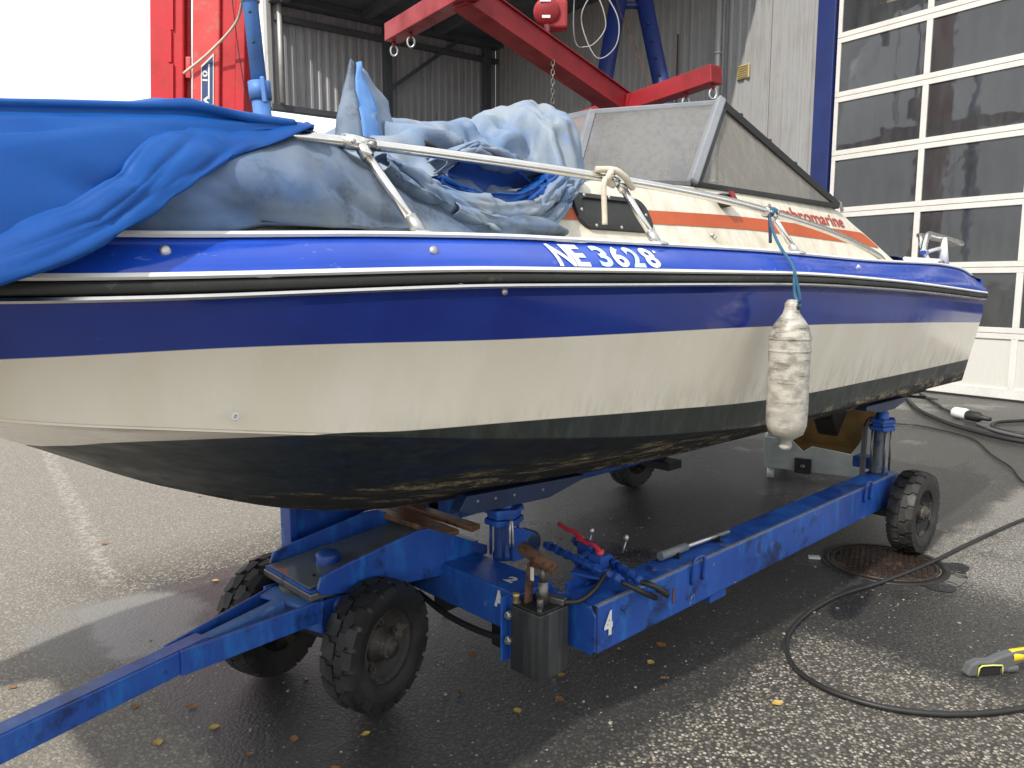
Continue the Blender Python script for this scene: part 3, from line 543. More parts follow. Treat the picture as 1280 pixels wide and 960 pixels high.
# ------------------------------------------------------------------ the boat
BOAT = ((-.70, 2.72, 0), AX)
boat = thing('motor_boat', 'blue and cream cabin motor boat resting on the blue trailer', 'boat', *BOAT)
S0, S1 = -2.05, 3.9
rn = itp([(-2.05, .0), (-2.02, .17), (-1.92, .38), (-1.75, .58), (-1.5, .77), (-1.3, .87), (-1.1, .95), (-.8, 1.045), (-.4, 1.11), (0, 1.14), (1, 1.16), (2.5, 1.12), (3.9, 1.06)])
rz = itp([(-2.05, 1.50), (-1.1, 1.489), (-.1, 1.511), (1.05, 1.512), (2.1, 1.49), (3.9, 1.415)])
kz = itp([(-2.05, 1.45), (-1.8, 1.40), (-1.6, 1.335), (-1.3, 1.235), (-.95, 1.08), (-.52, .862), (0, .68), (.5, .605), (1, .585), (1.65, .56), (3.9, .555)])
cn = itp([(-2.05, .0), (-1.95, .14), (-1.8, .28), (-1.4, .58), (-1.09, .75), (-.77, .86), (-.335, .945), (.133, .985), (.73, 1.0), (1.39, 1.0), (3.9, .95)])
cz = itp([(-2.05, 1.47), (-1.8, 1.43), (-1.4, 1.33), (-1.09, 1.245), (-.77, 1.198), (-.335, 1.137), (.133, 1.072), (.73, 1.003), (1.39, .954), (3.9, .90)])
dz = itp([(-2.05, 1.57), (-.92, 1.579), (-.37, 1.597), (.06, 1.604), (.88, 1.604), (2.3, 1.588), (3.0, 1.59), (3.5, 1.575), (3.9, 1.52)])
dnn = lambda s: max(rn(s) - .075 * min(1, rn(s) / .3), 0)
SS = np.concatenate([np.linspace(-2.05, -1.7, 14), np.linspace(-1.66, -.2, 30), np.linspace(-.1, 3.9, 42)])
def hull_row(s):
    k, c, zc, r, z = kz(s), cn(s), cz(s), rn(s), rz(s); row = []
    def bot(t, dzz=0.): return (c * t, k + (zc - k) * (t ** 1.06) + dzz - .02 * math.sin(math.pi * t) * 0)
    fs_ = min(1., max(0., (s + .55) / .7)); row += [(0, k), bot(.12), bot(.42), bot(.455, -.016 * fs_), bot(.49), bot(.74), bot(.77, -.013 * fs_), bot(.80), bot(.97)]
    row += [(c, zc - .002), (c + .003 * fs_ + .0005, zc + .002), (c + .004, zc + .005)]
    fl = min(1., max(0, (1.6 - s) / 3.0)) * .035
    for t in (.15, .3, .45, .6, .75, .88): row.append((c + .004 + (r - .014 - c) * t - fl * math.sin(math.pi * t), zc + .005 + (z - .043 - zc) * t))
    row += [(r - .028, z - .045), (r - .012, z - .03), (r - .004, z - .024)]; return row
m = MB()
for sg in (1, -1): m.grid([[L(s, sg * a, b) for a, b in hull_row(s)] for s in SS])
hull = m.build('hull', 'hull', boat); hull.modifiers.new('es', 'EDGE_SPLIT').split_angle = R(22)
row = hull_row(S1); poly = [L(S1, a, b) for a, b in row] + [L(S1 + .06, rn(S1) - .06, dz(S1))] + [L(S1 + .06, -rn(S1) + .06, dz(S1))] + [L(S1, -a, b) for a, b in reversed(row[1:])]
MB().add(poly, [tuple(range(len(poly)))]).build('transom', 'hull', boat)
def band_pt(s, v, sg=1, off=0.):        # deck moulding above the rub rail, slightly rounded
    r, z = rn(s), rz(s) + .022; d, zd = dnn(s), dz(s); n_ = r - .004 + (d - r) * (v ** 1.5) + off; return L(s, sg * n_, z + (zd - z) * v + off * .4)
m = MB()
for sg in (1, -1): m.grid([[band_pt(s, v, sg) for v in (0, .12, .25, .4, .55, .7, .82, .92, .97, 1)] for s in SS])
band = m.build('deck_moulding', 'band', boat)
def along(fn, prof, ss, name, mat, parent):
    m = MB()
    for sg in (1, -1):
        G = []
        for s in ss:
            h = .004; a = np.array(fn(s - h)[:2]); b = np.array(fn(s + h)[:2]); t = (b - a) / np.linalg.norm(b - a); nn = np.array([-t[1], t[0]]); n0, z0 = fn(s)[1:]
            G.append([L(s + nn[0] * p, sg * (n0 + nn[1] * p), z0 + q) for p, q in prof])
        m.grid(G)
    o = m.build(name, mat, parent); o.modifiers.new('es', 'EDGE_SPLIT').split_angle = R(35); return o
fr = lambda s: (s, rn(s), rz(s)); rs = SS[2:-1]
rub = along(fr, [(-.02, -.013), (.011, -.012), (.018, -.008), (.020, -.001), (.018, .006), (.011, .011), (-.02, .012)], rs, 'rub_rail', 'rubber', boat)
along(fr, [(-.02, .014), (.014, .013), (.019, .018), (.014, .025), (-.02, .026)], rs, 'rub_rail_top_strip', 'white', rub)
along(fr, [(-.02, -.025), (.009, -.0245), (.015, -.020), (.013, -.0145), (-.02, -.014)], rs, 'rub_rail_steel_strip', 'chrome', rub)
along(lambda s: (s, dnn(s), dz(s)), [(-.012, .002), (.004, .001), (.007, .007), (.002, .013), (-.012, .014)], rs, 'deck_edge_strip', 'white', boat)
# decks
m = MB(); fs = [s for s in SS if s <= .35]
m.grid([[L(s, dnn(s) * t, dz(s) + .006 + .05 * (1 - t * t)) for t in np.linspace(-1, 1, 13)] for s in fs]); m.build('foredeck', 'cabin', boat)
m = MB()
for sg in (1, -1): m.grid([[L(s, sg * (dnn(s) * (1 - t) + .70 * t), dz(s) + .006) for t in (0, .5, 1)] for s in np.linspace(.3, 3.05, 20)])
m.build('side_deck', 'cabin', boat)
m = MB(); m.grid([[L(s, dnn(s) * t, dz(s) + .006 + .075 * (1 - t ** 4) * min(1, (3.9 - s) / .35 + .1)) for t in np.linspace(-1, 1, 25)] for s in np.linspace(2.98, 3.9, 14)]); m.add([L(3.9, dnn(3.9), dz(3.9) + .006), L(3.9, -dnn(3.9), dz(3.9) + .006), L(3.96, -1, dz(3.9) - .005), L(3.96, 1, dz(3.9) - .005)], [(0, 1, 2, 3)])
aft = m.build('aft_deck', 'band', boat)
# cabin
ct = itp([(-.35, 1.64), (-.1, 1.70), (.2, 1.765), (.55, 1.815), (1.1, 1.858), (1.8, 1.868), (2.45, 1.862), (2.56, 1.845), (2.64, 1.80), (2.78, 1.73), (2.95, 1.635), (3.02, 1.60)])
cb = itp([(-.35, .5), (-.1, .74), (.2, .83), (.6, .865), (1.2, .875), (2.4, .865), (3.02, .85)])
def cab(s, v, sg=1, off=0.): z0 = dz(s) + .004; return L(s, sg * (cb(s) - (.115 * v + .02 * v * v) * min(1, (ct(s) - z0) / .25) + off), z0 + (ct(s) - z0) * v + off * .35)
CS = np.concatenate([np.linspace(-.35, 2.4, 44), np.linspace(2.43, 3.02, 20)])
m = MB()
for sg in (1, -1): m.grid([[cab(s, v, sg) for v in np.linspace(0, 1, 9)] for s in CS])
cabin = m.build('cabin_side', 'cabin', boat)
m = MB(); m.grid([[(s, y, ct(s) + .06 * (1 - (y / max(cb(s) - .13, .1)) ** 2)) for y in np.linspace(-(cb(s) - .135 * min(1, (ct(s) - dz(s)) / .25)), cb(s) - .135 * min(1, (ct(s) - dz(s)) / .25), 17)] for s in np.linspace(-.35, 1.32, 22)]); m.build('cabin_roof', 'cabin', boat)
m = MB()
for sg in (1, -1): m.grid([[L(s, sg * (cb(s) - .135 * min(1, (ct(s) - dz(s)) / .25) - q), z) for q, z in ((0, ct(s)), (.02, ct(s) + .012), (.07, ct(s) + .01), (.09, ct(s) - .02), (.10, 1.0))] for s in np.linspace(1.3, 3.0, 24)])
m.build('cockpit_coaming', 'cabin', boat); MB().bb((1.28, -.7, .98), (3.0, .7, 1.0)).bb((1.28, -.7, 1.0), (1.31, .7, 1.85)).bb((2.97, -.7, 1.0), (3.0, .7, 1.62)).build('cockpit_floor', 'cabin', boat)
# stripe, lettering, number
zs1 = itp([(.0, 1.705), (.34, 1.723), (.86, 1.746), (1.56, 1.760), (2.0, 1.757), (2.78, 1.750), (2.95, 1.71)]); zs0 = itp([(.0, 1.672), (.32, 1.688), (.83, 1.698), (1.53, 1.708), (1.95, 1.700), (2.74, 1.682), (2.95, 1.66)])
def cab_z(s, z, sg=1, off=.0025): z0 = dz(s) + .004; return cab(s, min(1., max(0, (z - z0) / (ct(s) - z0))), sg, off)
for sg in (1, -1):
    m = MB().grid([[cab_z(s, min(zs0(s) + (zs1(s) - zs0(s)) * t, ct(s) - .012), sg) for t in (0, .33, .66, 1)] for s in np.linspace(.0, 2.84, 60)]); m.build('side_stripe', 'orange', boat)
nm = text_on('lambromarine', 'name_lettering', 'redtext', boat, lambda a, b: cab_z(1.765 + a * .735, (1.772 - .008 * a) + b * .060, 1, .003), bold=.018)
for ch, s0, w_, mt in (('N', .045, .062, 'digit_white'), ('E', .110, .050, 'digit_white'), ('3', .202, .052, 'digit_blue'), ('6', .267, .055, 'digit_white'), ('2', .335, .052, 'digit_blue'), ('8', .402, .058, 'digit_white')):
    text_on(ch, 'registration_character', mt, boat, lambda a, b: band_pt(s0 + a * w_, .08 + b * .80, 1, .002), bold=.03)
MB().prism([band_pt(.468, .68, 1, .002), band_pt(.482, .72, 1, .002), band_pt(.48, .80, 1, .002), band_pt(.474, .78, 1, .002)], (0, -.001, 0)).build('sticker_scrap', 'white', boat)
# porthole
def rrect(c, a, b, r, k=5):
    out = []
    for (sx, sy, t0) in ((1, 1, 0), (-1, 1, 90), (-1, -1, 180), (1, -1, 270)):
        for j in range(k + 1): t = R(t0 + 90 * j / k); out.append((c[0] + sx * (a - r) + r * math.cos(t), c[1] + sy * (b - r) + r * math.sin(t)))
    return out
pc = (.652, 1.722); o1 = rrect(pc, .185, .059, .045); o2 = rrect(pc, .150, .042, .03); k = len(o1)
vs = [cab_z(a, b, 1, .002) for a, b in o1] + [cab_z(a, b, 1, .012) for a, b in rrect(pc, .181, .056, .043)] + [cab_z(a, b, 1, .012) for a, b in o2] + [cab_z(a, b, 1, .004) for a, b in o2]
ph = MB().add(vs, [(q * k + i, q * k + (i + 1) % k, (q + 1) * k + (i + 1) % k, (q + 1) * k + i) for q in range(3) for i in range(k)]).build('porthole', 'black', boat)
MB().add([cab_z(a, b, 1, .0045) for a, b in o2], [tuple(range(k))]).build('porthole_mesh', 'rubber', ph)
for a, b in ((-.16, 0), (.16, 0), (-.12, .049), (.12, .049), (-.12, -.049), (.12, -.049), (0, .05), (0, -.05)):
    MB().lathe([(.006, 0), (.005, .002), (0, .003)], cab_z(pc[0] + a, pc[1] + b, 1, .012), (0, -1, .1), 8).build('screw', 'steel', ph)
# bolts on the moulding and hull
for s, v in ((-.85, .62), (-.31, .55), (1.9, .6)): MB().lathe([(.011, 0), (.011, .004), (.007, .008), (0, .009)], band_pt(s, v, 1, .0), (0, -1, .3), 10).build('bolt', 'steel', boat)
MB().lathe([(.008, 0), (.008, .004), (0, .006)], L(-.137, 1.128, 1.478), (0, -1, 0), 10).build('bolt', 'steel', boat)
MB().lathe([(.009, 0), (.009, .003), (.005, .004), (.004, -.01)], L(-.70, .915, 1.225), (0, -1, 0), 12).build('drain_fitting', 'white', boat)
for (s, z) in ((1.19, 1.675), (1.20, 1.665)): MB().lathe([(.008, 0), (.006, .01), (0, .012)], cab_z(s, z), (0, -1, 0), 8).build('deck_fitting', 'steel', boat)
# navigation light
nl = MB().prism([cab_z(1.325, 1.838, 1, .0), cab_z(1.40, 1.842, 1, .0), cab_z(1.405, 1.800, 1, .0), cab_z(1.345, 1.785, 1, .0)], (0, -.045, .004)).build('navigation_light', 'black', boat, bevel=.006)
MB().prism([cab_z(1.365, 1.836, 1, .046), cab_z(1.398, 1.838, 1, .046), cab_z(1.402, 1.806, 1, .046), cab_z(1.37, 1.800, 1, .046)], (0, -.006, .0)).build('red_lens', 'hoistred', nl)
# windscreen: three front panes and two side windows in dark frames
def Bm(s, n, z): return Vector(L(s, n, z))
base = [Bm(.90, 0, 1.925), Bm(.99, .33, 1.905), Bm(1.215, .735, 1.873)]; top = [Bm(1.19, 0, 2.235), Bm(1.262, .19, 2.225), Bm(1.60, .605, 2.25)]
rear = Bm(2.47, .74, 1.873)
mir = lambda v: Vector((v.x, -v.y, v.z))
def pane(pts, name, mat):
    c = sum(pts, Vector()) / len(pts); nn = (pts[1] - pts[0]).cross(pts[2] - pts[0]).normalized() * .006; return MB().prism([c + (p - c) * .985 - nn / 2 for p in pts], nn).build(name, mat, boat)
for f_ in (lambda v: v, mir):
    b, t, q = [f_(x) for x in base], [f_(x) for x in top], f_(rear)
    pane([b[1], b[2], t[2], t[1]], 'windscreen_pane', 'windscreen_dirt'); pane([b[2] + Vector((.03, 0, 0)), q, t[2] + Vector((.02, 0, -.01))], 'side_window', 'side_window_dirt')
    MB().bar(b[1], t[1], .035, .03, (1, 0, .4)).build('screen_mullion', 'greyframe', boat, bevel=.004)
    MB().bar(b[2], t[2] + (t[2] - b[2]) * .03, .05, .036, (1, 0, .4)).build('screen_post', 'greyframe', boat, bevel=.006)
    MB().bar(b[2] + Vector((.035, 0, 0)), t[2] + Vector((.035, 0, -.005)), .022, .03, (1, 0, .4)).build('screen_post_seal', 'black', boat)
    MB().bar(t[1], t[2], .026, .022).build('screen_top_frame', 'greyframe', boat, bevel=.004); MB().bar(t[1] - Vector((0, 0, .018)), t[2] - Vector((0.0, 0, .018)), .018, .014).build('screen_top_seal', 'black', boat)
    MB().bar(b[1], b[2], .03, .022).build('screen_base_frame', 'darkgrey', boat, bevel=.004)
    MB().bar(t[2] + Vector((-.01, 0, .005)), q + Vector((.02, 0, 0)), .03, .034).build('side_window_frame', 'black', boat, bevel=.004)
    MB().bar(b[2], q, .026, .02).build('side_window_base', 'black', boat, bevel=.003)
    for tt in (.15, .38, .60): c = t[2].lerp(q, tt); MB().lathe([(.012, 0), (.012, .012), (0, .016)], c + Vector((.008, 0, .016)), (.4, 0, .9), 8).build('snap_stud', 'black', boat)
    MB().tube([q + Vector((.0, 0, .02)), q + Vector((.05, 0, .015)), q + Vector((.08, 0, -.02))], .009, 8).build('screen_bracket', 'steel', boat)
pane([mir(base[1]), base[1], top[1], mir(top[1])], 'windscreen_pane', 'windscreen_dirt'); MB().bar(mir(top[1]), top[1], .026, .022).build('screen_top_frame', 'greyframe', boat); MB().bar(mir(base[1]), base[1], .03, .022).build('screen_base_frame', 'darkgrey', boat)
MB().lathe([(.018, 0), (.024, .01), (.02, .026), (.0, .03)], Bm(1.60, .55, 2.262) - Vector((.55, -.12, .36)), (0, 0, 1), 10).build('deck_filler', 'steel', boat)
# guard rail
gr_pts = [(-2.1, .0, 1.79), (-2.08, .3, 1.79), (-1.95, .55, 1.785), (-1.7, .70, 1.78), (-1.4, .79, 1.775), (-1.06, .825, 1.778), (-.75, .845, 1.80), (-.5, .86, 1.816), (0, .905, 1.815), (.51, .945, 1.806), (.95, .975, 1.788), (1.35, .995, 1.758), (1.8, 1.005, 1.712), (2.15, 1.005, 1.66), (2.36, 1.0, 1.622), (2.44, .995, 1.598)]
for sg in (1, -1):
    rail = MB().tube(spline([L(s, sg * n, z) for s, n, z in gr_pts], 8), .0135, 12).build('guard_rail', 'chrome', boat)
    for (ts, tn, tz, bs, bn) in ((-1.75, .68, 1.78, -1.68, .60), (-1.1, .82, 1.776, -1.0, .88), (-.36, .875, 1.817, -.285, 1.015), (.505, .945, 1.804, .555, 1.06), (1.345, .995, 1.757, 1.43, 1.065)):
        bz = dz(bs) + .006; a, b = Vector(L(ts, sg * tn, tz)), Vector(L(bs, sg * bn, bz))
        sp = MB().tube([a, b], .0115, 12).build('stanchion', 'chrome', boat)
        MB().tube([a.lerp(b, .0), a.lerp(b, .16)], .0155, 12).build('tee_fitting', 'chrome', sp); MB().tube([a - Vector((.04, 0, -.0005)), a + Vector((.04, 0, -.0005))], .0175, 12).build('tee_sleeve', 'chrome', sp)
        MB().tube([a.lerp(b, .80), b], .0155, 12).lathe([(0, 0), (.032, 0), (.032, .005), (.018, .012)], b, (0, 0, 1), 16).build('base_socket', 'steel', sp)
        for dx in (-.025, .025): MB().lathe([(.006, 0), (.006, .005), (0, .006)], a + Vector((dx, -.016 * sg, 0)), (0, -sg, 0), 8).build('screw', 'steel', sp)
# stern fittings
MB().prism([L(2.78, .955, 1.618), L(3.30, .955, 1.618), L(3.37, .982, 1.562), L(2.80, 1.0, 1.566)], (0, -.012, .012)).build('stern_step', 'white', boat, bevel=.006)
MB().tube([L(3.2, 1.0, 1.6), L(3.22, 1.01, 1.605)], .012).build('cleat', 'dullsteel', boat)
pr = MB().tube(spline([L(3.32, .90, 1.62), L(3.34, .86, 1.70), L(3.42, .82, 1.755), L(3.56, .78, 1.77), L(4.1, .80, 1.745)], 6), .014, 10).build('boarding_rail', 'chrome', boat)
MB().tube(spline([L(3.18, .92, 1.66), L(3.26, .90, 1.72), L(3.36, .88, 1.765), L(3.5, .87, 1.765), L(3.95, .88, 1.735)], 6), .016, 10).tube([L(3.3, .9, 1.665), L(3.95, .84, 1.735)], .012).build('boarding_rail', 'chrome', boat)
MB().tube([L(3.58, .9, 1.60), L(3.60, .89, 1.755)], [.03, .013]).build('rail_post', 'white', boat)
m = MB(); pf = lambda s, n: (dz(s) + .006 + .075 * (1 - (n / dnn(s)) ** 4) * min(1, (3.9 - s) / .35 + .1)) + .004
ve = MB().prism([L(3.62, .965, pf(3.62, .965)), L(3.80, .955, pf(3.8, .955)), L(3.84, .80, pf(3.84, .80)), L(3.66, .80, pf(3.66, .80))], (0, 0, .008)).build('stern_vent', 'black', boat)
for i in range(4): MB().bar(L(3.66 + .045 * i, .955, pf(3.66 + .045 * i, .955) + .01), L(3.69 + .045 * i, .81, pf(3.69 + .045 * i, .81) + .01), .008, .008).build('slat', 'dullsteel', ve)
MB().bb(L(3.97, -.16, .62), L(4.02, .16, 1.25)).prism([L(4.02, .09, .75), L(4.35, .07, .78), L(4.45, .05, .55), L(4.3, .04, .35), L(4.15, .06, .5)], (0, .16, 0)).build('outdrive', 'black', boat, bevel=.02)
MB().bar(L(3.88, .62, .775), L(4.12, .62, .735), .28, .012).build('trim_tab', 'darkgrey', boat)
MB().bar(L(3.88, -.62, .775), L(4.12, -.62, .735), .28, .012).build('trim_tab', 'darkgrey', boat)

# rope tied at the stanchion, fender
rp = MB().tube(spline([L(.40, .945, 1.825), L(.45, .975, 1.825), L(.49, .985, 1.805), L(.53, .975, 1.785), L(.57, .95, 1.79), L(.575, .925, 1.815), L(.53, .93, 1.83), L(.47, .955, 1.83), L(.42, .985, 1.812), L(.42, .975, 1.79), L(.47, .955, 1.785)], 6), .010, 8)
rp.tube(spline([L(.43, .96, 1.80), L(.395, .985, 1.79), L(.385, .99, 1.765), L(.39, .99, 1.70), L(.392, .99, 1.665)], 6), .0085, 8)
rope = rp.build('mooring_rope', 'rope'); rope.location, rope.rotation_euler = BOAT[0], (0, 0, AX); tag(rope, 'short cream rope knotted round the guard rail above the number', 'rope')
fl_ = Vector(L(1.085, 1.225, .935)); c_, s__ = math.cos(AX), math.sin(AX)
fen = thing('boat_fender', 'dirty white cylindrical fender hanging from a blue line', 'fender', (BOAT[0][0] + fl_.x * c_ - fl_.y * s__, BOAT[0][1] + fl_.x * s__ + fl_.y * c_, .935), AX)
pr_ = [(0, .0), (.018, .0), (.022, .012), (.02, .03), (.032, .04), (.056, .055), (.066, .085), (.068, .13), (.0675, .25), (.068, .34), (.067, .385), (.060, .415), (.044, .44), (.028, .462), (.023, .48), (.023, .495), (.014, .507), (0, .509)]
MB().lathe(pr_, seg=28).build('fender_body', 'fender', fen)
MB().lathe([(.069, .335), (.0705, .339), (.069, .343)], seg=28).lathe([(.0688, .375), (.0702, .379), (.0688, .383)], seg=28).build('fender_rib', 'fender', fen)
MB().lathe([(.010, -.002), (.010, .003), (0, .003)], (0, -.0235, .484), (0, -1, 0), 10).build('eye', 'black', fen)
ex, ez = 1.345 - 1.085, 1.757 - .935
FL = lambda s, n, z: (s - 1.085, 1.225 - n, z - .935)
MB().tube(spline([(0, -.03, .484), FL(1.125, 1.215, 1.455), FL(1.135, 1.205, 1.50), FL(1.165, 1.185, 1.55), FL(1.215, 1.11, 1.62), FL(1.27, 1.05, 1.68), FL(1.335, .99, 1.765), FL(1.36, .985, 1.77), FL(1.36, 1.005, 1.745), FL(1.32, 1.01, 1.755)], 6), .0055, 7).tube(spline([(0, .0, .49), (0, -.025, .50), (-.008, -.03, .52), (-.015, -.012, .60)], 5), .005, 7).build('fender_line', 'bluerope', fen)
k = MB()
for i in range(5): k.lathe([(.016, -.005), (.021, 0), (.016, .005)], (ex - .03 + i * .012, .23, ez), (1, .1, -.1), 12)
k.build('line_hitch', 'bluerope', fen); MB().tube(spline([(ex - .025, .22, ez), (ex - .045, .205, ez - .05), (ex - .045, .2, ez - .115)], 5), .006, 7).build('line_tail', 'darkblue', fen)

# ------------------------------------------------------------------ the trailer
tl = thing('boat_trailer', 'blue four wheeled boat trailer with drawbar and hydraulic jacks', 'trailer', *BOAT)
def tyre_mesh(r=.232, wd=.135):
    m = MB(); h = wd / 2
    prof = [(.128, -h * .80), (.150, -h * .92), (.175, -h * 1.0), (r - .028, -h * .98), (r - .016, -h * .9), (r - .0135, -h * .7), (r - .012, 0), (r - .0135, h * .7), (r - .016, h * .9), (r - .028, h * .98), (.175, h * 1.0), (.150, h * .92), (.128, h * .80)]
    m.lathe(prof, seg=48, axis=(0, 1, 0)); N = 19
    for i in range(N):
        for sd in (1, -1):
            a0 = 2 * math.pi * (i + (.5 if sd < 0 else 0)) / N; da = 2 * math.pi / N
            def pt(t, y, rr): a = a0 + da * t; return (rr * math.cos(a), y * sd, rr * math.sin(a))
            o = [(.04, h * 1.0), (.80, h * 1.0), (.80, h * .62), (1.0, h * .50), (1.0, .004), (.28, .004), (.28, h * .42), (.04, h * .55)]
            rr = lambda y: r - .0015 - .010 * (y / h) ** 4
            lo = [pt(t, y, rr(y) - (.030 if y > h * .9 else .02)) for t, y in o]; hi = [pt(t, min(y, h * .985), rr(y)) for t, y in o]; n_ = len(o)
            m.add(lo + hi, [tuple(range(n_, 2 * n_))] + [(q, (q + 1) % n_, n_ + (q + 1) % n_, n_ + q) for q in range(n_)])
    m.lathe([(.178, h * 1.005), (.182, h * 1.02), (.186, h * 1.005)], seg=40, axis=(0, 1, 0)).lathe([(.178, -h * 1.005), (.182, -h * 1.02), (.186, -h * 1.005)], seg=40, axis=(0, 1, 0))
    return m.mesh('tyre', 'tyre')
TY = tyre_mesh()
def rim_mesh():
    m = MB()
    m.lathe([(.130, -.058), (.136, -.050), (.128, -.044), (.118, -.030), (.112, -.012), (.060, .002), (.05, .002), (0, .002)], seg=40, axis=(0, 1, 0)); m.lathe([(.130, .058), (.136, .05), (.118, .03), (.112, .0), (.112, -.01)], seg=40, axis=(0, 1, 0)); return m.mesh('wheel', 'rim')
RM = rim_mesh()
HB = MB().lathe([(.062, .0), (.062, -.018), (.042, -.026), (.042, -.060), (.038, -.066), (.026, -.066), (.026, -.078), (0, -.08)], seg=24, axis=(0, 1, 0)).mesh('hub', 'hub')
NU = MB().lathe([(.012, 0), (.012, -.014), (.007, -.015), (.006, -.024), (0, -.025)], seg=6, axis=(0, 1, 0), smooth=False).mesh('wheel_nut', 'rim')
def wheel(loc, rzw):
    w_ = piece(RM, 'wheel', tl, loc, (0, 0, rzw)); piece(TY, 'tyre', w_, (0, 0, 0), (0, random.random(), 0)); piece(HB, 'hub', w_)
    for i in range(5): a = 2 * math.pi * i / 5 + .3; piece(NU, 'wheel_nut', w_, (.083 * math.cos(a), -.004, .083 * math.sin(a)))
    return w_
# wheel local -y is the outer side
PSI = R(17)                                               # steered front axle
hd = Vector((-math.cos(PSI), -math.sin(PSI), 0)); axl = Vector((math.sin(PSI), -math.cos(PSI), 0))     # heading, axle (to port)
wheel(tuple(axl * .255 + Vector((0, 0, .232))), PSI); wheel(tuple(axl * -.255 + Vector((0, 0, .232))), PSI + math.pi)
wheel(L(3.14, .975, .232), 0); wheel(L(3.14, -.975, .232), math.pi)
def B(a, b, name, mat='blue', bev=.005, par=None): return MB().bb(L(*a), L(*b)).build(name, mat, par or tl, bevel=bev)
# long side beams, box section, open ends with plates
for sg in (1, -1):
    n0, n1 = sorted((sg * .72, sg * .86))
    bm_ = B((.545, n0, .25), (3.22, n1, .42), 'side_beam', bev=.006)
    B((.545, sg * .853 - .006, .4195), (3.22, sg * .853 + .006, .4235), 'weld_seam', 'edge', 0, bm_)
    MB().prism([L(.528, n0, .42), L(.528, n0 + (.026 if sg < 0 else 0), .42)] + [L(.528, n1 - (.022 if sg > 0 else 0), .42), L(.528, n1, .388), L(.528, n1, .262), L(.528, n1 - .018, .25), L(.528, n0, .25)], (.008, 0, 0)).build('end_plate', 'blue', bm_)
    MB().bb(L(.537, n0 + .003, .253), L(.545, n1 - .003, .417)).build('end_shadow_gap', 'black', bm_)
    for s, zz in ((.98, .33),): MB().bb(L(s, sg * .861, zz - .03), L(s + .012, sg * .8625, zz + .03)).build('slot', 'rust', bm_)
    for s in (1.10, 2.72):
        pts = [L(s, sg * .866, .345), L(s, sg * .872, .425), L(s + .015, sg * .87, .445), L(s + .06, sg * .87, .445), L(s + .075, sg * .872, .425), L(s + .075, sg * .866, .345)]
        MB().tube(spline(pts, 4), .007, 8).build('lashing_loop', 'blue_chip', bm_)
    MB().bb(L(1.28, sg * .79 - .05, .205), L(1.40, sg * .79 + .05, .25)).build('foot_bracket', 'blue', bm_, bevel=.004); MB().bb(L(1.395, sg * .79 - .03, .213), L(1.402, sg * .79 + .03, .243)).build('bracket_hole', 'black', bm_)
    MB().lathe([(.010, 0), (.009, .006), (0, .008)], L(.68, sg * .861, .375), (0, -sg, 0), 8).build('bolt', 'blue_chip', bm_)
    B((3.06, sg * .60, .19), (3.22, sg * .91, .25), 'stub_axle', 'black', .006, bm_); MB().cyl(L(3.14, sg * .80, .232), L(3.14, sg * .98, .232), .03).build('axle_pin', 'dullsteel', bm_)
# worn white number sticker 4 on the beam, A on the cross beam
text_on('4', 'beam_number', 'sticker', tl, lambda a, b: L(.575 + a * .045, .8645, .302 + b * .088), bold=.05)
text_on('A', 'beam_letter', 'sticker', tl, lambda a, b: L(.4165, .485 + a * .05, .345 + b * .065), bold=.06)
text_on('2', 'beam_letter', 'sticker', tl, lambda a, b: L(.47 + b * .05, .47 + a * .045, .4235), bold=.05)
# front cross beam with bracket to the side beams
xb = B((.42, -.62, .27), (.60, .60, .42), 'cross_beam', bev=.006)
for sg in (1, -1):
    n0, n1 = sorted((sg * .60, sg * .719)); B((.45, n0, .275), (.60, n1, .40), 'beam_joint', 'blue', .004, xb)
    MB().prism([L(.60, sg * .66, .27), L(.60, sg * .66, .43), L(.66, sg * .66, .445), L(.72, sg * .66, .455), L(.84, sg * .66, .455), L(.84, sg * .66, .27)], (0, -.012, 0)).build('gusset', 'blue', xb, bevel=.002)
    MB().bb(L(.60, sg * .655 - .0, .27), L(.72, sg * .72, .40)).build('joint_block', 'blue', xb, bevel=.004)
    MB().bb(L(.79, sg * .66, .42), L(.80, sg * .80, .455)).build('gusset_rib', 'blue', xb, bevel=.002)
    for (s, z) in ((.64, .37), (.70, .40), (.76, .435)): MB().lathe([(.016, 0), (.016, .012), (.008, .016), (0, .016)], L(s, sg * .674, z), (0, -sg, 0), 6, False).build('bolt', 'blue_chip', xb)
for a_, b_ in (((.30, -.08, .26), (.42, .0, .33)), ((.44, .1, .205), (.52, .16, .27)), ((.46, .42, .16), (.54, .5, .27))): MB().bb(L(*a_), L(*b_)).build('lower_lug', 'black', xb, bevel=.005)
MB().tube(spline([L(.40, .05, .27), L(.41, .25, .225), L(.41, .5, .235), L(.42, .58, .28)], 6), .012, 8).build('hydraulic_hose', 'black', xb)
# gooseneck from turntable to cross beam
gn = MB().prism([L(-.135, -.165, .45), L(-.135, .165, .45), L(.62, .165, .45), L(.62, -.165, .45)], (0, 0, .012)).build('neck_floor', 'blue', tl)
for sg in (1, -1):
    MB().prism([L(-.115, sg * .165, .462), L(-.10, sg * .165, .50), L(-.06, sg * .165, .515), L(.305, sg * .165, .575), L(.36, sg * .165, .572), L(.66, sg * .165, .435), L(.66, sg * .165, .40), L(.42, sg * .165, .37), L(.10, sg * .165, .40), L(-.1, sg * .165, .44)], (0, -sg * .014, 0)).build('neck_side_plate', 'blue', gn, bevel=.003)
MB().prism([L(-.13, -.15, .463), L(-.13, .15, .463), L(.44, .15, .505), L(.44, -.15, .505)], (0, 0, .005)).build('neck_top_plate', 'puddle_plate', gn)
MB().lathe([(.044, .0), (.044, .035), (.038, .042), (0, .043)], L(0.03, .0, .475), seg=26).build('pivot_cap', 'blue_chip', gn)
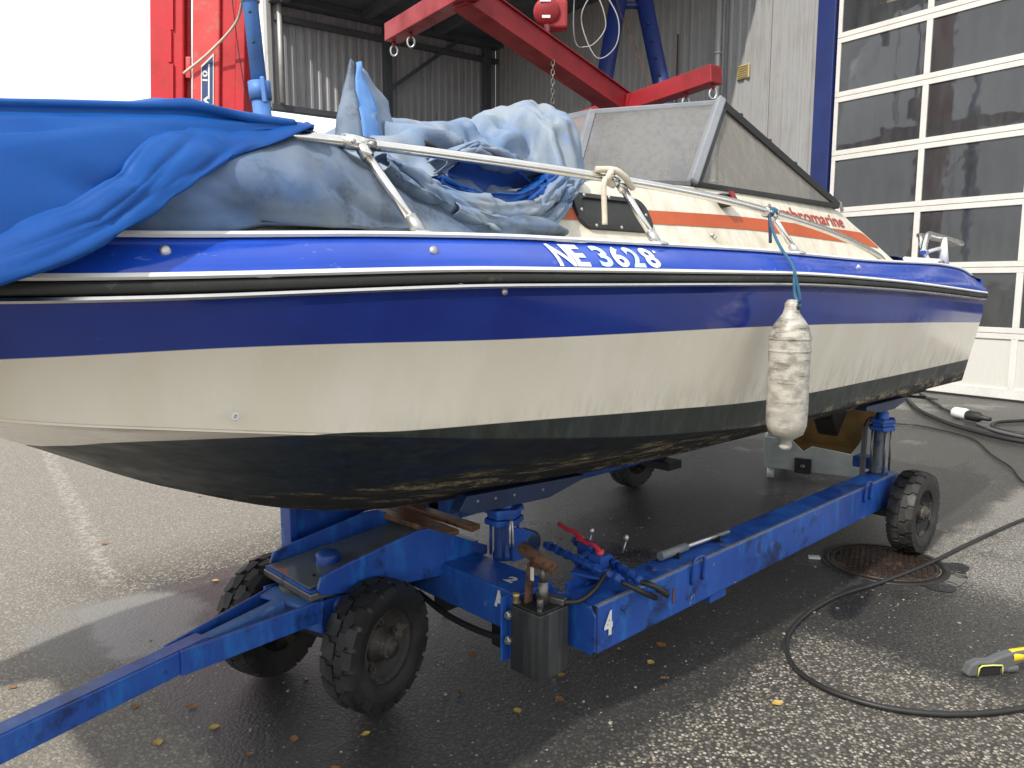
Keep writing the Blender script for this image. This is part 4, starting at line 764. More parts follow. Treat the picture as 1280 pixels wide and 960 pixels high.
MB().lathe([(.008, 0), (.008, .003), (0, .003)], L(-.07, .07, .4725), seg=10).build('drain_hole', 'black', gn)
MB().bb(L(-.14, -.17, .425), L(.16, .17, .449)).build('turntable_upper_plate', 'dullsteel', gn, bevel=.003)
MB().prism([L(.02, -.27, .40), L(.02, -.27, .66), L(.055, -.27, .69), L(.30, -.27, .66), L(.42, -.27, .52), L(.42, -.27, .40)], (0, .02, 0)).bb(L(.015, -.33, .40), L(.045, -.25, .70)).build('keel_guide', 'blue', gn, bevel=.003)
MB().lathe([(.014, 0), (.014, .012), (0, .014)], L(.08, -.268, .63), (0, -1, 0), 6, False).build('bolt', 'blue_chip', gn)
MB().bb(L(.05, -.28, .36), L(.3, -.16, .42)).build('guide_foot', 'blue', gn)
# steered front axle
fa = MB().bar(axl * .20 + Vector((0, 0, .245)), axl * -.20 + Vector((0, 0, .245)), .07, .07).build('front_axle', 'black', tl, bevel=.006)
MB().cyl(axl * .24 + Vector((0, 0, .232)), axl * -.24 + Vector((0, 0, .232)), .028).build('axle_pin', 'dullsteel', fa)
MB().lathe([(.04, .28), (.15, .40), (.15, .418), (0, .418)], seg=28).build('turntable_ring', 'black', fa)
M3 = Matrix((hd, -axl, Vector((0, 0, 1)))).transposed()
MB().box((0, 0, .345), (.30, .28, .09), M3).build('fork_frame', 'blue', fa, bevel=.006)
# drawbar: two side plates joining into one bar
D = lambda f, a, z: hd * f + axl * a + Vector((0, 0, z))
dbar = MB().bar(D(.52, 0, .385), D(1.75, 0, .395), .065, .075).build('drawbar', 'blue', tl, bevel=.006)
for sg in (1, -1):
    MB().bar(D(-.04, sg * .135, .355), D(.15, sg * .135, .375), .014, .085).build('fork_plate', 'blue', dbar, bevel=.003)
    MB().bar(D(.13, sg * .120, .375), D(.63, sg * .035, .385), .012, .078).build('drawbar_side_plate', 'blue', dbar, bevel=.003)
    MB().bar(D(.04, sg * .118, .365), D(.15, sg * .120, .375), .013, .07).build('drawbar_end_eye', 'blue', dbar, bevel=.003)
    e = D(.06, sg * .142, .375); MB().lathe([(.034, 0), (.034, .010), (.02, .012), (.02, .024), (.012, .03), (0, .03)], e, axl * sg, 20).build('pivot_bolt', 'blue_chip', dbar)
MB().bar(D(.155, .115, .405), D(.155, -.115, .405), .085, .012).build('drawbar_plate', 'propblue', dbar, bevel=.002)
MB().bar(D(.20, 0, .392), D(.56, 0, .388), .045, .05).build('drawbar_spine', 'propblue', dbar, bevel=.005)
MB().tube([D(1.75, 0, .395), D(1.83, 0, .395)], .02).build('drawbar_neck', 'blue', dbar)
MB().tube([tuple(D(1.88, .05 * math.cos(t), .395) + hd * (.05 * math.sin(t))) for t in np.linspace(0, 2 * math.pi, 20)], .014, 8, False).build('towing_eye', 'steel', dbar)
# jacks with hull pads
def jack(s, n, z0, z1, zh, big, par=tl):
    c = lambda z, ds=0, dn=0: L(s + ds, n + dn, z)
    j = MB().lathe([(.0, z0), (.046, z0), (.046, z0 + .02), (.040, z0 + .03), (.040, z1 - .06), (.034, z1 - .05), (0, z1 - .05)], L(s, n, 0), seg=20).build('jack', 'blue_chip' if big else 'jacksteel', par)
    hx = [(.085 * math.cos(R(60 * k + 30)) + s, .072 * math.sin(R(60 * k + 30)) + n) for k in range(6)]
    MB().prism([L(a, b, z1 - .07) for a, b in hx], (0, 0, .022)).prism([L(s + (a - s) * .86, n + (b - n) * .86, z1 - .046) for a, b in hx], (0, 0, .018)).prism([L(a, b, z1 - .026) for a, b in hx], (0, 0, .02)).build('jack_flange', 'blue', j, bevel=.003)
    MB().lathe([(.034, z1 - .006), (.03, z1 + .03), (.022, z1 + .034), (.022, zh), (0, zh)], L(s, n, 0), seg=16).build('jack_ram', 'blue', j)
    for k in range(4): a = R(45 + 90 * k); MB().cyl(L(s + .055 * math.cos(a), n + .052 * math.sin(a), z0 + .015), L(s + .055 * math.cos(a), n + .052 * math.sin(a), z1 - .07), .006, 8).build('tie_rod', 'blue_chip' if big else 'dullsteel', j)
    return j
for sg in (1, -1):
    j = jack(.64, sg * .30, .42, .635, .70, 1)
    MB().prism([L(.63, sg * .30 + .05 * sg, .42), L(.78, sg * .30 + .05 * sg, .42), L(.75, sg * .30 + .05 * sg, .51), L(.67, sg * .30 + .05 * sg, .55), L(.63, sg * .30 + .05 * sg, .55)], (0, -.012, 0)).build('jack_web', 'blue', j, bevel=.002)
    MB().lathe([(.05, -.03), (.05, .03), (.03, .034), (0, .034)], L(.735, sg * .33, .47), (0, -sg, 0), 18).build('jack_drum', 'darkblue', j)
    zz = lambda s: kz(s) + (cz(s) - kz(s)) * (.30 / cn(s)) ** 1.06
    pts = [(.38, zz(.38) - .07), (.42, zz(.42) - .012), (.80, zz(.8) - .006), (1.08, zz(1.08) - .006), (1.08, zz(1.08) - .02), (.86, zz(.86) - .075), (.44, zz(.44) - .085)]
    pd = MB().prism([L(a, sg * .335, b) for a, b in pts], (0, sg * .055, 0)).build('hull_pad', 'darkblue', j, bevel=.003)
    for a in (.47, .56, .66, .82): MB().lathe([(.007, 0), (.006, .004), (0, .005)], L(a, sg * .336, zz(a) - .035), (0, -sg, 0), 8).build('bolt', 'edge', pd)
    MB().tube(spline([L(.60, sg * .375, .60), L(.585, sg * .39, .57), L(.585, sg * .39, .50)], 4), .005, 6).tube(spline([L(.605, sg * .378, .60), L(.597, sg * .392, .56), L(.60, sg * .392, .495)], 4), .005, 6).build('hanging_pin', 'steel', j)
    k = jack(3.11, sg * .79, .42, .745, .80, 0)
    zz2 = lambda s: kz(s) + (cz(s) - kz(s)) * (.79 / cn(s)) ** 1.06
    MB().prism([L(a, sg * .82, zz2(a) + b) for a, b in ((2.80, -.03), (2.80, -.006), (3.36, -.006), (3.36, -.03), (3.2, -.06), (3.0, -.06))], (0, sg * .06, 0)).build('hull_pad', 'darkblue', k, bevel=.003)
    MB().prism([L(3.17, sg * .79 - .06, .42), L(3.34, sg * .79 - .06, .42), L(3.34, sg * .79 - .06, .455), L(3.27, sg * .79 - .06, .485), L(3.17, sg * .79 - .06, .485)], (0, .12, 0)).build('jack_foot', 'blue', k, bevel=.005)
    MB().bb(L(3.0, sg * .735 - .012, .42), L(3.02, sg * .735 + .012, .70)).build('jack_guide', 'dullsteel', k)
    MB().tube(spline([L(3.01, sg * .735, .69), L(3.03, sg * .74, .73), L(3.08, sg * .76, .74)], 4), .009, 7).build('hydraulic_hose', 'black', k)
# hand pump: black tank, rusty handle socket, bolted bracket
pt = MB().bb(L(.352, .635, .185), L(.495, .775, .415)).build('pump_tank', 'tank', tl, bevel=.004)
MB().bb(L(.358, .640, .4155), L(.49, .770, .422)).build('tank_lid', 'black', pt, bevel=.002)
for s, n in ((.372, .655), (.372, .755), (.477, .655), (.477, .755)): MB().lathe([(.009, 0), (.009, .008), (0, .01)], L(s, n, .422), seg=6, smooth=False).build('bolt', 'dullsteel', pt)
MB().bb(L(.375, .602, .20), L(.383, .634, .43)).bb(L(.34, .598, .20), L(.42, .606, .435)).build('tank_bracket', 'blue', pt, bevel=.002)
for z in (.285, .375): MB().lathe([(.015, -.012), (.015, .004), (.008, .006), (.008, .012), (0, .012)], L(.350, .628, z), (-1, 0, 0), 8, False).build('bracket_bolt', 'steel', pt)
MB().cyl(L(.43, .715, .42), L(.43, .715, .50), .018, 14).cyl(L(.43, .715, .50), L(.43, .715, .545), .010, 12).build('pump_cylinder', 'dullsteel', pt)
MB().bar(L(.40, .672, .42), L(.415, .672, .555), .012, .03).bar(L(.415, .665, .55), L(.44, .715, .55), .012, .025).build('pump_link', 'rust', pt, bevel=.002)
hs = MB().lathe([(.015, -.075), (.021, -.075), (.021, .07), (.015, .07)], L(.425, .695, .575), (.25, -.75, -.36), 18, close=True).build('handle_socket', 'rust', pt)
MB().bb(L(.405, .66, .50), L(.411, .69, .545)).build('socket_label', 'white', pt)
MB().lathe([(.010, 0), (.010, .022), (.013, .024), (.013, .034), (0, .036)], L(.368, .648, .42), seg=10).build('brass_cap', 'yellowish', pt)
MB().bar(L(.455, .70, .432), L(.475, .775, .432), .03, .022).cyl(L(.40, .73, .42), L(.40, .73, .45), .012).cyl(L(.46, .67, .42), L(.46, .67, .445), .015).build('valve_block', 'dullsteel', pt, bevel=.003)
MB().tube(spline([L(.47, .77, .43), L(.52, .80, .43), L(.60, .80, .45), L(.70, .78, .49)], 6), .009, 8).build('hydraulic_hose', 'black', pt)
# ball valves with red levers on the bracket
va = MB()
def fit(m, a, b, r, n=5):
    a, b = Vector(a), Vector(b); m.tube([a, b], r * .7, 8)
    for i in range(n): q = a.lerp(b, (i + .5) / n); dd = (b - a).normalized(); m.lathe([(r * .7, -.008), (r, -.008), (r, .008), (r * .7, .008)], q, dd, 6, False)
fit(va, L(.80, .44, .535), L(.72, .88, .535), .019, 8); fit(va, L(.90, .50, .545), L(.84, .74, .54), .019, 5); fit(va, L(.86, .62, .54), L(.76, .66, .54), .017, 3)
fit(va, L(.84, .74, .535), L(.77, .93, .53), .018, 4)
va.box(L(.865, .60, .545), (.05, .06, .045)).box(L(.79, .72, .545), (.05, .055, .05)); vo = va.build('valve_manifold', 'blue_chip', tl); vo.location = (-.05, .02, -.058)
MB().prism([L(.70, .66, .50), L(.88, .60, .50), L(.90, .70, .50), L(.74, .78, .50)], (0, 0, .010)).build('manifold_plate', 'blue', vo)
for (s, n, zz_) in ((.872, .555, .575), (.80, .715, .578)):
    MB().tube(spline([L(s, n, zz_), L(s + .004, n - .035, zz_ + .016), L(s + .01, n - .07, zz_ + .01), L(s + .02, n - .13, zz_ + .02)], 5), .0085, 6).lathe([(.016, -.012), (.016, .006), (0, .007)], L(s, n, zz_), seg=8).build('valve_lever', 'redlever', vo)
for (s, n) in ((.92, .575), (.95, .72)): MB().lathe([(.007, 0), (.011, .01), (.006, .022), (0, .023)], L(s, n, .585), seg=8).cyl(L(s, n, .585), L(s - .02, n, .54), .003, 6).build('grease_nipple', 'steel', vo)
MB().tube(spline([L(.77, .92, .53), L(.79, .97, .52), L(.86, .97, .47), L(.93, .90, .445), L(.92, .80, .435), L(.84, .78, .45)], 6), .011, 8).tube(spline([L(.72, .88, .53), L(.76, .94, .50), L(.85, .93, .45), L(.90, .86, .435)], 6), .010, 8).build('hydraulic_hose', 'black', vo)
MB().bb(L(.80, .72, .42), L(.84, .76, .51)).bb(L(.77, .62, .42), L(.81, .66, .51)).build('manifold_post', 'blue', vo)

# loose wooden boards on the gooseneck, steel lever on the beam
for i, (s, sk, z, dn_) in enumerate(((.40, .02, .515, .0), (.475, -.03, .513, .02), (.55, .01, .51, -.01))):
    o = MB().bar(L(s, -.26 + dn_, z + .03), L(s + sk + .06, .155, z), .055, .022).build('wooden_board', 'wood', None, bevel=.003); o.location, o.rotation_euler = BOAT[0], (0, 0, AX)
    tag(o, ('wet reddish wooden board nearest the pivot cap on the gooseneck', 'wet wooden board between two others on the trailer gooseneck', 'wet wooden board nearest the hydraulic jack on the gooseneck')[i], 'board', 'loose boards under the keel')
lv = thing('pump_lever', 'grey steel tube lever lying on the trailer side beam', 'lever', *BOAT)
MB().tube([L(1.03, .765, .448), L(1.20, .77, .447)], .017, 14).build('grip', 'dullgrey', lv); MB().tube([L(1.19, .77, .447), L(1.50, .782, .444)], .010, 12).build('shaft', 'steel', lv)
for s in (1.12, 1.42): MB().bb(L(s - .006, .755, .424), L(s + .006, .795, .445)).build('rest', 'black', lv)

# ------------------------------------------------------------------ the tarpaulin over the foredeck
tarp = thing('tarpaulin', 'crumpled blue tarpaulin with grey underside thrown over the foredeck', 'tarpaulin', *BOAT)
wr = itp([(-2.1, .50), (-2.0, .66), (-1.85, .76), (-1.6, .82), (-1.1, .86), (-.4, .875)])
ez_ = itp([(-2.2, 1.45), (-1.4, 1.455), (-1.2, 1.495), (-1.04, 1.575), (-.84, 1.707), (-.69, 1.785), (-.55, 1.826)])
def sheet_a(s):
    w_, e = wr(s), ez_(s); top_ = 1.838 - .045 * min(1, max(0, (-.75 - s) / .35)); f = max(0, (-1.85 - s) / .25)
    P = [(-w_ - .2, 1.40), (-w_ - .12, 1.62), (-w_ - .01, top_), (-w_ * .5, top_ - .03), (0, top_ - .045), (w_ * .5, top_ - .03), (w_ - .02, top_ + .006), (w_ + .018, top_ - .012)]
    dn = (1.832 - e); P += [(w_ + .022 + .22 * dn, 1.832 - dn * .35), (w_ + .02 + .42 * dn, 1.832 - dn * .7), (w_ + .02 + .52 * dn, e)]
    return [L(s - f * .1, a, b - f * f * .25) for a, b in P]
G = upres(np.array([sheet_a(s) for s in np.concatenate([[-2.10, -2.06], np.linspace(-2.0, -.53, 20)])]), 2)
pin = np.zeros(G.shape[:2], bool); Xa = upres(crumple(G, 1.025, .05, 140, 3, .006, .3), 2)
Xa = creases(Xa, 4, 34, .018, .06, 20, 50); MB().grid(Xa).build('outer_sheet', 'tarp_blue', tarp, solid=.003)
# the doubled flap lying over it, rising aft to the rail
u0 = [((-1.7, .86, 1.44), (-1.72, .93, 1.36)), ((-1.35, .955, 1.50), (-1.37, 1.02, 1.41)), ((-1.10, .985, 1.585), (-1.12, 1.05, 1.497)), ((-.945, .97, 1.668), (-.945, 1.025, 1.575)), ((-.87, .925, 1.745), (-.82, .985, 1.66)), ((-.81, .865, 1.805), (-.70, .945, 1.735)), ((-.79, .80, 1.828), (-.59, .91, 1.785)), ((-.76, .70, 1.84), (-.49, .88, 1.834)), ((-.72, .55, 1.828), (-.45, .80, 1.838))]
G = []
for p0, p1 in u0:
    p0, p1 = np.array(p0), np.array(p1); r = [p0 + np.array([0, -.03, -.025])]
    for q in np.linspace(0, 1, 9): bul = .014 * math.sin(math.pi * q) ** .6; r.append(p0 + (p1 - p0) * q + np.array([0, .018 + bul, bul * .4]))
    G.append([L(*v) for v in r + [p1 + np.array([0, -.008, .012])]])
Xf = upres(crumple(upres(np.array(G), 2), 1.02, .06, 120, 5, .003, .35), 3); Xf = creases(Xf, 8, 26, .011, .035, 25, 60); MB().grid(Xf).build('folded_flap', 'tarp_blue', tarp, solid=.003)
# underside hanging from the rail to the deck edge
tz = itp([(-1.05, 1.70), (-.8, 1.825), (-.45, 1.832), (-.36, 1.80), (-.2, 1.752), (.0, 1.722), (.2, 1.70), (.30, 1.66)]); tn = itp([(-1.05, .84), (-.45, .845), (-.2, .83), (.1, .82), (.30, .84)])
bn_ = itp([(-1.05, .86), (-.4, .96), (.0, .955), (.30, .90)]); G = []
for s in np.linspace(-1.05, .27, 30):
    zt, zb = tz(s), dz(s) + .016; r = [L(s, tn(s) - .10, zt - .05), L(s, tn(s) - .04, zt - .008)]
    for t in np.linspace(0, 1, 9):
        bul = .05 * math.sin(math.pi * t) * (1 + .6 * math.sin(s * 7)); r.append(L(s, tn(s) + (bn_(s) - tn(s)) * t + bul, zt + (zb - zt) * t))
    G.append(r + [L(s, bn_(s) - .06, zb - .002)])
Xb = crumple(np.array(G), 1.06, .05, 150, 12, .012, .12); Xb = crumple(upres(Xb, 2), 1.03, .06, 80, 13, .004, .2); Xb = creases(upres(Xb, 2), 15, 30, .024, .065, 35, 70)
Xb[..., 2] = np.maximum(Xb[..., 2], np.array([[dz(p[0]) + .012 for p in r] for r in Xb])); MB().grid(Xb).build('hanging_underside', 'tarp_grey', tarp, solid=.003)
# the heap in front of the windscreen
nmax = itp([(-.48, .78), (-.2, .83), (.06, .88), (.25, .845), (.43, .785), (.60, .70), (.72, .61), (.87, .46), (.95, .30)])
sil = itp([(-.48, 1.80), (-.3, 1.85), (-.19, 1.885), (-.05, 1.945), (.1, 1.965), (.25, 1.975), (.42, 2.03), (.56, 2.085), (.72, 2.125), (.84, 2.10), (.92, 2.02), (.95, 1.95)])
def floor_z(s, n): return (ct(s) + .06 * (1 - min(1, abs(n) / max(cb(s) - .13, .1)) ** 2) if abs(n) < cb(s) - .12 else dz(s) + .02) if s > -.35 else dz(s) + .05
G = []
for s in np.linspace(-.48, .95, 32):
    r = []; nm_ = nmax(s); pk = nm_ * .50; H = sil(s)
    for t in np.linspace(0, 1, 26):
        n = -.75 + (nm_ + .75) * t
        if n < pk: q = max(0., (n + .75) / (pk + .75)); z = floor_z(s, n) + .02 + (H - floor_z(s, n) - .02) * math.sin(q * math.pi / 2) ** 1.2
        else: q = min(1., (n - pk) / (nm_ - pk)); zf = floor_z(s, nm_) + .012; z = zf + (H - zf) * (1 - q ** 2.2) ** .75
        r.append(L(s, n + .03 * math.sin(8 * z + 5 * s), z))
    G.append(r)
Xh = crumple(np.array(G), 1.20, .035, 200, 22, .020, .05); Xh = crumple(upres(Xh, 2), 1.05, .06, 90, 23, .006, .12); 
for r in Xh:
    for v_ in r:
        s, n, z = v_[0], -v_[1], v_[2]
        if n > .45: v_[1] += .13 * max(0, 1 - ((s - .15) / .24) ** 2) * max(0, 1 - ((z - 1.80) / .075) ** 2) ** .5
Xh = creases(upres(Xh, 2), 17, 70, .020, .04, 0, 90)
MB().grid(Xh).build('crumpled_heap', 'tarp_pale', tarp, solid=.003)
# long folds sweeping from the stanchion aft, with the deep blue hollow between them
def fold(cp, wid, name, mat, seed, ex=1.04, roll=.02):
    c = np.array(spline([L(*p) for p in cp], 6)); G = []
    for i, p in enumerate(c):
        t = i / (len(c) - 1); ww = wid * (.25 + .75 * math.sin(math.pi * (.12 + .80 * t)))
        G.append([p + np.array([0, -(.018 + roll * math.sin(math.pi * q) + .02 * q), -ww * (q - .15)]) + (np.array([0, .045, -.012]) if q in (0, 1) else 0) for q in np.linspace(0, 1, 8)])
    MB().grid(creases(creases(upres(np.array(G), 4), seed, 26, .016, .03, 0, 35), seed + 50, 22, .010, .02, 70, 50)).build(name, mat, tarp, solid=.003)
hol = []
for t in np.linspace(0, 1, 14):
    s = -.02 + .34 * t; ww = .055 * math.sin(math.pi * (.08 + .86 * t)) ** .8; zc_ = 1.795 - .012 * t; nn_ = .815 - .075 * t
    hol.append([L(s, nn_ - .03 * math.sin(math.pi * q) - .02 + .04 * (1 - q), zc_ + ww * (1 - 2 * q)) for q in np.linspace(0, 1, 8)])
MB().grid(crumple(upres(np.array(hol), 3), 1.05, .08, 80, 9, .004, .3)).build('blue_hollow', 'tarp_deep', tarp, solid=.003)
fold([(-.10, .825, 1.815), (.03, .80, 1.875), (.14, .775, 1.872), (.26, .745, 1.862), (.40, .70, 1.85)], .05, 'upper_fold', 'tarp_pale', 31)
fold([(-.14, .855, 1.765), (.02, .85, 1.745), (.16, .84, 1.748), (.28, .80, 1.79), (.40, .745, 1.84), (.5, .70, 1.87)], .055, 'lower_fold', 'tarp_blue', 32)
fold([(-.30, .865, 1.80), (-.16, .885, 1.745), (.02, .885, 1.712), (.18, .868, 1.722), (.32, .815, 1.775), (.46, .74, 1.84)], .085, 'lower_fold', 'tarp_pale', 33, 1.06)
fold([(-.12, .90, 1.70), (.03, .905, 1.672), (.16, .875, 1.68), (.30, .83, 1.715), (.44, .775, 1.78), (.55, .72, 1.85)], .075, 'lower_fold', 'tarp_pale', 34, 1.06)
# standing peak of stiff cloth
pk = [((-.26, .60, 1.83), (-.235, .58, 1.93), (-.19, .545, 2.02), (-.150, .52, 2.095)), ((-.20, .66, 1.80), (-.185, .62, 1.92), (-.165, .565, 2.02), (-.140, .525, 2.100)), ((-.13, .64, 1.80), (-.115, .60, 1.90), (-.10, .555, 2.01), (-.128, .523, 2.095)), ((-.03, .56, 1.83), (-.02, .53, 1.93), (-.02, .50, 2.02), (-.118, .515, 2.085)), ((.02, .44, 1.86), (.0, .45, 1.95), (-.03, .46, 2.02), (-.12, .50, 2.08))]
G = np.array([[L(*p) for p in r] for r in pk]); lin = lambda A_, k: np.array([A_[min(i // k, len(A_) - 2)] + (A_[min(i // k, len(A_) - 2) + 1] - A_[min(i // k, len(A_) - 2)]) * ((i - k * min(i // k, len(A_) - 2)) / k) for i in range((len(A_) - 1) * k + 1)])
X = np.swapaxes(lin(np.swapaxes(lin(G, 6), 0, 1), 6), 0, 1)
i0 = 6; MB().grid(creases(crumple(X[:7], 1.015, .1, 60, 41, .003), 4, 9, .012, .04, 60, 50)).build('peak', 'tarp_grey', tarp, solid=.003); MB().grid(creases(crumple(X[6:13], 1.015, .1, 60, 42, .003), 4, 9, .012, .04, 60, 50)).build('peak', 'tarp_light', tarp, solid=.003); MB().grid(creases(crumple(X[12:], 1.03, .08, 80, 43, .004), 4, 9, .012, .04, 60, 50)).build('peak', 'tarp_pale', tarp, solid=.003)
MB().tube(spline([L(-.10, .70, 1.862), L(-.06, .725, 1.872), L(-.02, .73, 1.862), (-.03, -.72, 1.845)], 5), .009, 8).build('strap_ring', 'black', tarp)

# ------------------------------------------------------------------ plastic bin under the stern
bn = thing('plastic_bin', 'grey white plastic bin with brown water and notched rim under stern', 'bin', (1.95, 5.85, 0), R(-30.2))
W_, D_, H_ = .78, .62, .60
fo = MB().prism([(0, 0, .08), (W_, 0, .08), (W_ + .02, -.0, .58), (W_ - .04, 0, .52), (W_ - .12, 0, .33), (W_ - .17, 0, .25), (.34, 0, .28), (.28, 0, .235), (.20, 0, .31), (-.012, 0, .325)], (0, .022, 0)).build('front_wall', 'bin', bn, bevel=.006)
MB().prism([(0, .022, .08), (0, D_, .08), (-.012, D_, .60), (-.012, .3, .5), (-.012, .022, .325)], (.022, 0, 0)).build('side_wall', 'bin', bn, bevel=.006); MB().prism([(W_ - .022, .022, .08), (W_ - .022, D_, .08), (W_ - .01, D_, .60), (W_ - .01, .022, .58)], (.022, 0, 0)).build('side_wall', 'bin', bn, bevel=.006)
MB().bb((0, D_ - .022, .08), (W_, D_, .60)).build('back_wall', 'bin', bn, bevel=.006); MB().bb((.022, .022, .08), (W_ - .022, D_ - .022, .10)).build('floor_pan', 'bin_in', bn)
MB().bb((.024, D_ - .028, .10), (W_ - .024, D_ - .0225, .58)).bb((W_ - .03, .024, .10), (W_ - .0235, D_ - .03, .57)).bb((.024, .023, .10), (W_ - .024, .027, .225)).build('stained_lining', 'bin_in', bn)
MB().bb((.026, .028, .17), (W_ - .032, D_ - .03, .20)).build('waste_water', 'dirty_water', bn)
for x in (.04, W_ - .04):
    for y in (.05, D_ - .05): MB().lathe([(.0, 0), (.026, 0), (.028, .08), (0, .08)], (x, y, 0), seg=12).build('foot', 'white', bn)
lt = MB().bb((.225, -.022, .07), (.345, -.001, .185)).build('drain_block', 'black', bn, bevel=.006); MB().lathe([(.018, 0), (.016, .012), (0, .013)], (.285, -.022, .125), (0, -1, 0), 12).build('drain_plug', 'dullsteel', lt)

# ------------------------------------------------------------------ manhole
mc = thing('manhole_cover', 'rusty round manhole cover flush with the wet asphalt under rear wheel', 'manhole cover', (2.0, 4.0, 0))
MB().lathe([(.315, 0), (.315, .008), (.275, .008), (.272, .002)], seg=48).build('frame_ring', 'ironframe', mc); MB().lathe([(0, .0045), (.268, .0045), (.268, .0)], seg=48).build('cover_plate', 'iron', mc)
st_ = MB(); 
for i in range(-8, 9):
    for j in range(-8, 9):
        x, y = i * .03 + (.015 if j % 2 else 0), j * .03
        if math.hypot(x, y) < .235: st_.box((x, y, .0065), (.02, .013, .005), Matrix.Rotation(R(45 if (i + j) % 2 else -45) * 0, 3, 'Z'))
so_ = st_.build('tread_studs', 'iron', mc); so_['kind'] = 'stuff'; MB().lathe([(.245, .0045), (.247, .009), (.258, .009), (.26, .0045)], seg=48).build('rim_ring', 'iron', mc)
tag(MB().prism([(1.62, 4.06, .001), (1.68, 4.05, .001), (1.69, 4.09, .001), (1.63, 4.10, .001)], (0, 0, .012)).build('stone_chip', 'white', None, bevel=.003), 'flat white chip lying on the asphalt beside the manhole', 'stone')

# ------------------------------------------------------------------ hoses and cables on the ground
def ground_line(name, xy, r, mat, label, cat): o = MB().tube([(x, y, r + .004) for x, y in [q[:2] for q in spline([(a, b, 0) for a, b in xy], 10)]], r, 10).build(name, mat); return tag(o, label, cat)
ground_line('pressure_hose', [(4.6, 5.6), (3.9, 5.15), (3.23, 4.73), (2.65, 4.3), (2.22, 3.96), (1.84, 3.7), (1.57, 3.54), (1.35, 3.35), (1.19, 3.15), (1.12, 2.99), (1.10, 2.83), (1.15, 2.69), (1.25, 2.59), (1.38, 2.53), (1.56, 2.51), (1.8, 2.55), (2.1, 2.66)], .0105, 'black', 'black pressure hose looping across the asphalt from the cleaning gun', 'hose')
ground_line('power_cable', [(5.22, 10.2), (4.95, 9.5), (4.72, 8.82), (4.60, 8.06), (4.62, 7.62), (4.70, 7.2), (4.95, 6.9), (5.4, 6.8)], .022, 'black', 'thick black power cable running from the door past the connector', 'cable')
ground_line('power_cable', [(5.49, 10.31), (5.28, 9.6), (5.09, 8.99), (5.00, 8.5)], .016, 'black', 'black cable ending at the white connector plug', 'cable')
ground_line('power_cable', [(4.90, 8.03), (4.86, 7.6), (4.98, 7.25), (5.3, 7.1), (5.9, 7.15)], .018, 'grey', 'grey cable curving away from the white connector plug', 'cable')
ground_line('power_cable', [(5.7, 8.25), (5.48, 8.2), (5.16, 8.1), (4.95, 7.85), (4.93, 7.6), (5.1, 7.45), (5.5, 7.5), (5.9, 7.62)], .018, 'black', 'coiled loop of black cable beside the white connector', 'cable')
ground_line('thin_cable', [(3.4, 8.3), (4.15, 8.06), (4.34, 7.79), (4.42, 7.3), (4.18, 6.6), (4.04, 6.11), (3.85, 5.68), (3.8, 5.3), (4.0, 5.0)], .007, 'black', 'thin black cable wandering over the wet asphalt', 'cable')
cn_ = thing('cable_connector', 'white and black plug connector lying on the wet asphalt', 'connector', (4.99, 8.30, 0), R(-72))
MB().lathe([(0, -.22), (.045, -.22), (.06, -.20), (.062, -.06), (.05, -.04), (0, -.04)], (0, 0, .066), (1, 0, 0), 20).build('plug_body', 'white', cn_); MB().lathe([(.045, -.05), (.055, -.03), (.055, .10), (.03, .14), (.022, .24), (0, .24)], (0, 0, .06), (1, 0, 0), 20).build('plug_collar', 'black', cn_)
gun = thing('cleaning_gun', 'grey and yellow pressure washer gun lying on the asphalt', 'spray gun', (1.735, 2.78, .004), R(9)); gun.scale = (.86,) * 3
MB().prism([(.0, 0, .012), (.02, 0, .055), (.06, 0, .07), (.12, 0, .066), (.17, 0, .085), (.24, 0, .10), (.30, 0, .10), (.30, 0, .05), (.24, 0, .035), (.20, 0, .012), (.17, 0, .0), (.165, 0, .045), (.06, 0, .048), (.055, 0, .0), (.01, 0, 0)], (0, .045, 0)).build('gun_body', 'grey', gun, bevel=.010)
MB().prism([(.055, 0, .002), (.165, 0, .002), (.165, 0, .044), (.06, 0, .047)], (0, .03, 0)).build('trigger_panel', 'black', gun)
MB().tube([(.052, -.004, .004), (.055, -.006, .044), (.068, -.007, .053), (.12, -.007, .052), (.166, -.007, .048), (.172, -.006, .036), (.174, -.004, .004)], .0035, 6).build('lime_trim', 'lime', gun)
MB().lathe([(.024, 0), (.028, .01), (.028, .12), (.022, .13), (.0, .13)], (.225, .02, .075), (1, .1, 0), 18).build('yellow_sleeve', 'yellow', gun); MB().tube([(.34, .03, .075), (.62, .06, .04)], .015, 12).build('lance', 'black', gun)
MB().lathe([(.018, 0), (.022, .01), (.022, .05), (.016, .06)], (.20, .02, .02), (1, -.1, 0), 14).build('hose_coupling', 'grey', gun)

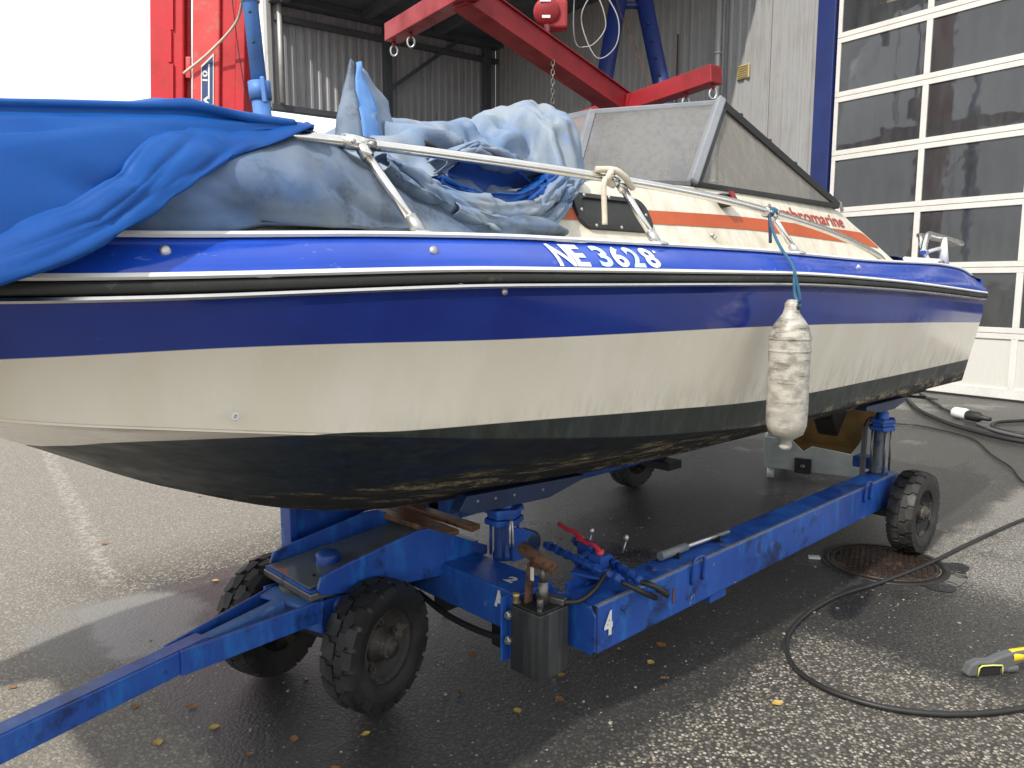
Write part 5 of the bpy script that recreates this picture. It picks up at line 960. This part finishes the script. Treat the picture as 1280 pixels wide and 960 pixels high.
# ------------------------------------------------------------------ fallen leaves and pale chips
spots = [(-1.01, 2.45), (-.84, 2.30), (-1.34, 2.58), (-.49, 2.41), (-.19, 2.70), (-.16, 2.97), (.55, 2.90), (.58, 2.78), (.17, 2.63), (.02, 2.55), (-1.14, 2.58), (-1.86, 2.71), (.19, 2.80), (-.72, 2.38), (-.55, 2.22), (-1.16, 2.36), (-2.35, 4.3), (-2.9, 3.8), (-1.5, 3.75), (-1.15, 2.95), (.62, 3.05), (.95, 2.6), (-2.2, 5.3), (-.3, 3.3)]
def leaf_mesh(seed, mat):
    r = random.Random(seed); m = MB(); n = 9; wv = r.uniform(.3, .42); G = []
    for i in range(n):
        t = i / (n - 1); ww = wv * math.sin(math.pi * t ** .8) ** .8 * (1 + .12 * r.uniform(-1, 1)) + .01; lift = .16 * r.uniform(.5, 1) * (t - .5) ** 2 * 2
        G.append([((t - .5), ww * q, .03 + lift + .18 * abs(q) * ww * r.uniform(.7, 1.3)) for q in (-1, -.5, 0, .5, 1)])
    m.grid(G).tube([(.5, 0, .06), (.66, .03, .05), (.78, .08, .03)], .012, 5); return m.mesh('fallen_leaf', mat, False)
LM = [leaf_mesh(i, 'leafy' if i % 3 == 0 else 'leaf') for i in range(6)]
for i, (x, y) in enumerate(spots):
    o = piece(LM[i % 6], 'fallen_leaf', None, (x, y, .002), (random.uniform(-.1, .1), random.uniform(-.1, .1), random.uniform(0, 6.28))); sc_ = random.uniform(.028, .046); o.scale = (sc_, sc_, sc_)
    tag(o, 'small yellow autumn leaf fallen on the asphalt' if i % 6 in (0, 3) else 'small brown autumn leaf fallen on the asphalt', 'leaf', 'fallen yellow leaves' if i % 6 in (0, 3) else 'fallen brown leaves')
ch_ = MB()
for i in range(420):
    s = random.uniform(-.4, 2.6); n = random.uniform(-1.1, 1.25) if s < 1.6 else random.uniform(-.8, 1.8); x = BOAT[0][0] + s * UX + n * NX; y = BOAT[0][1] + s * UY + n * NY; q = random.choice((.002, .0025, .003, .003, .004, .005, .0085)) * random.uniform(.7, 1.2)
    a = random.random() * 6; k = random.choice((4, 5, 6)); ch_.prism([(x + q * random.uniform(.6, 1) * math.cos(a + 6.28 * j / k), y + q * random.uniform(.6, 1) * math.sin(a + 6.28 * j / k), .0005) for j in range(k)], (0, 0, q * .5))
tag(ch_.build('stone_chips', 'chip'), 'scattered pale stone chips on the dark asphalt', None, kind='stuff')
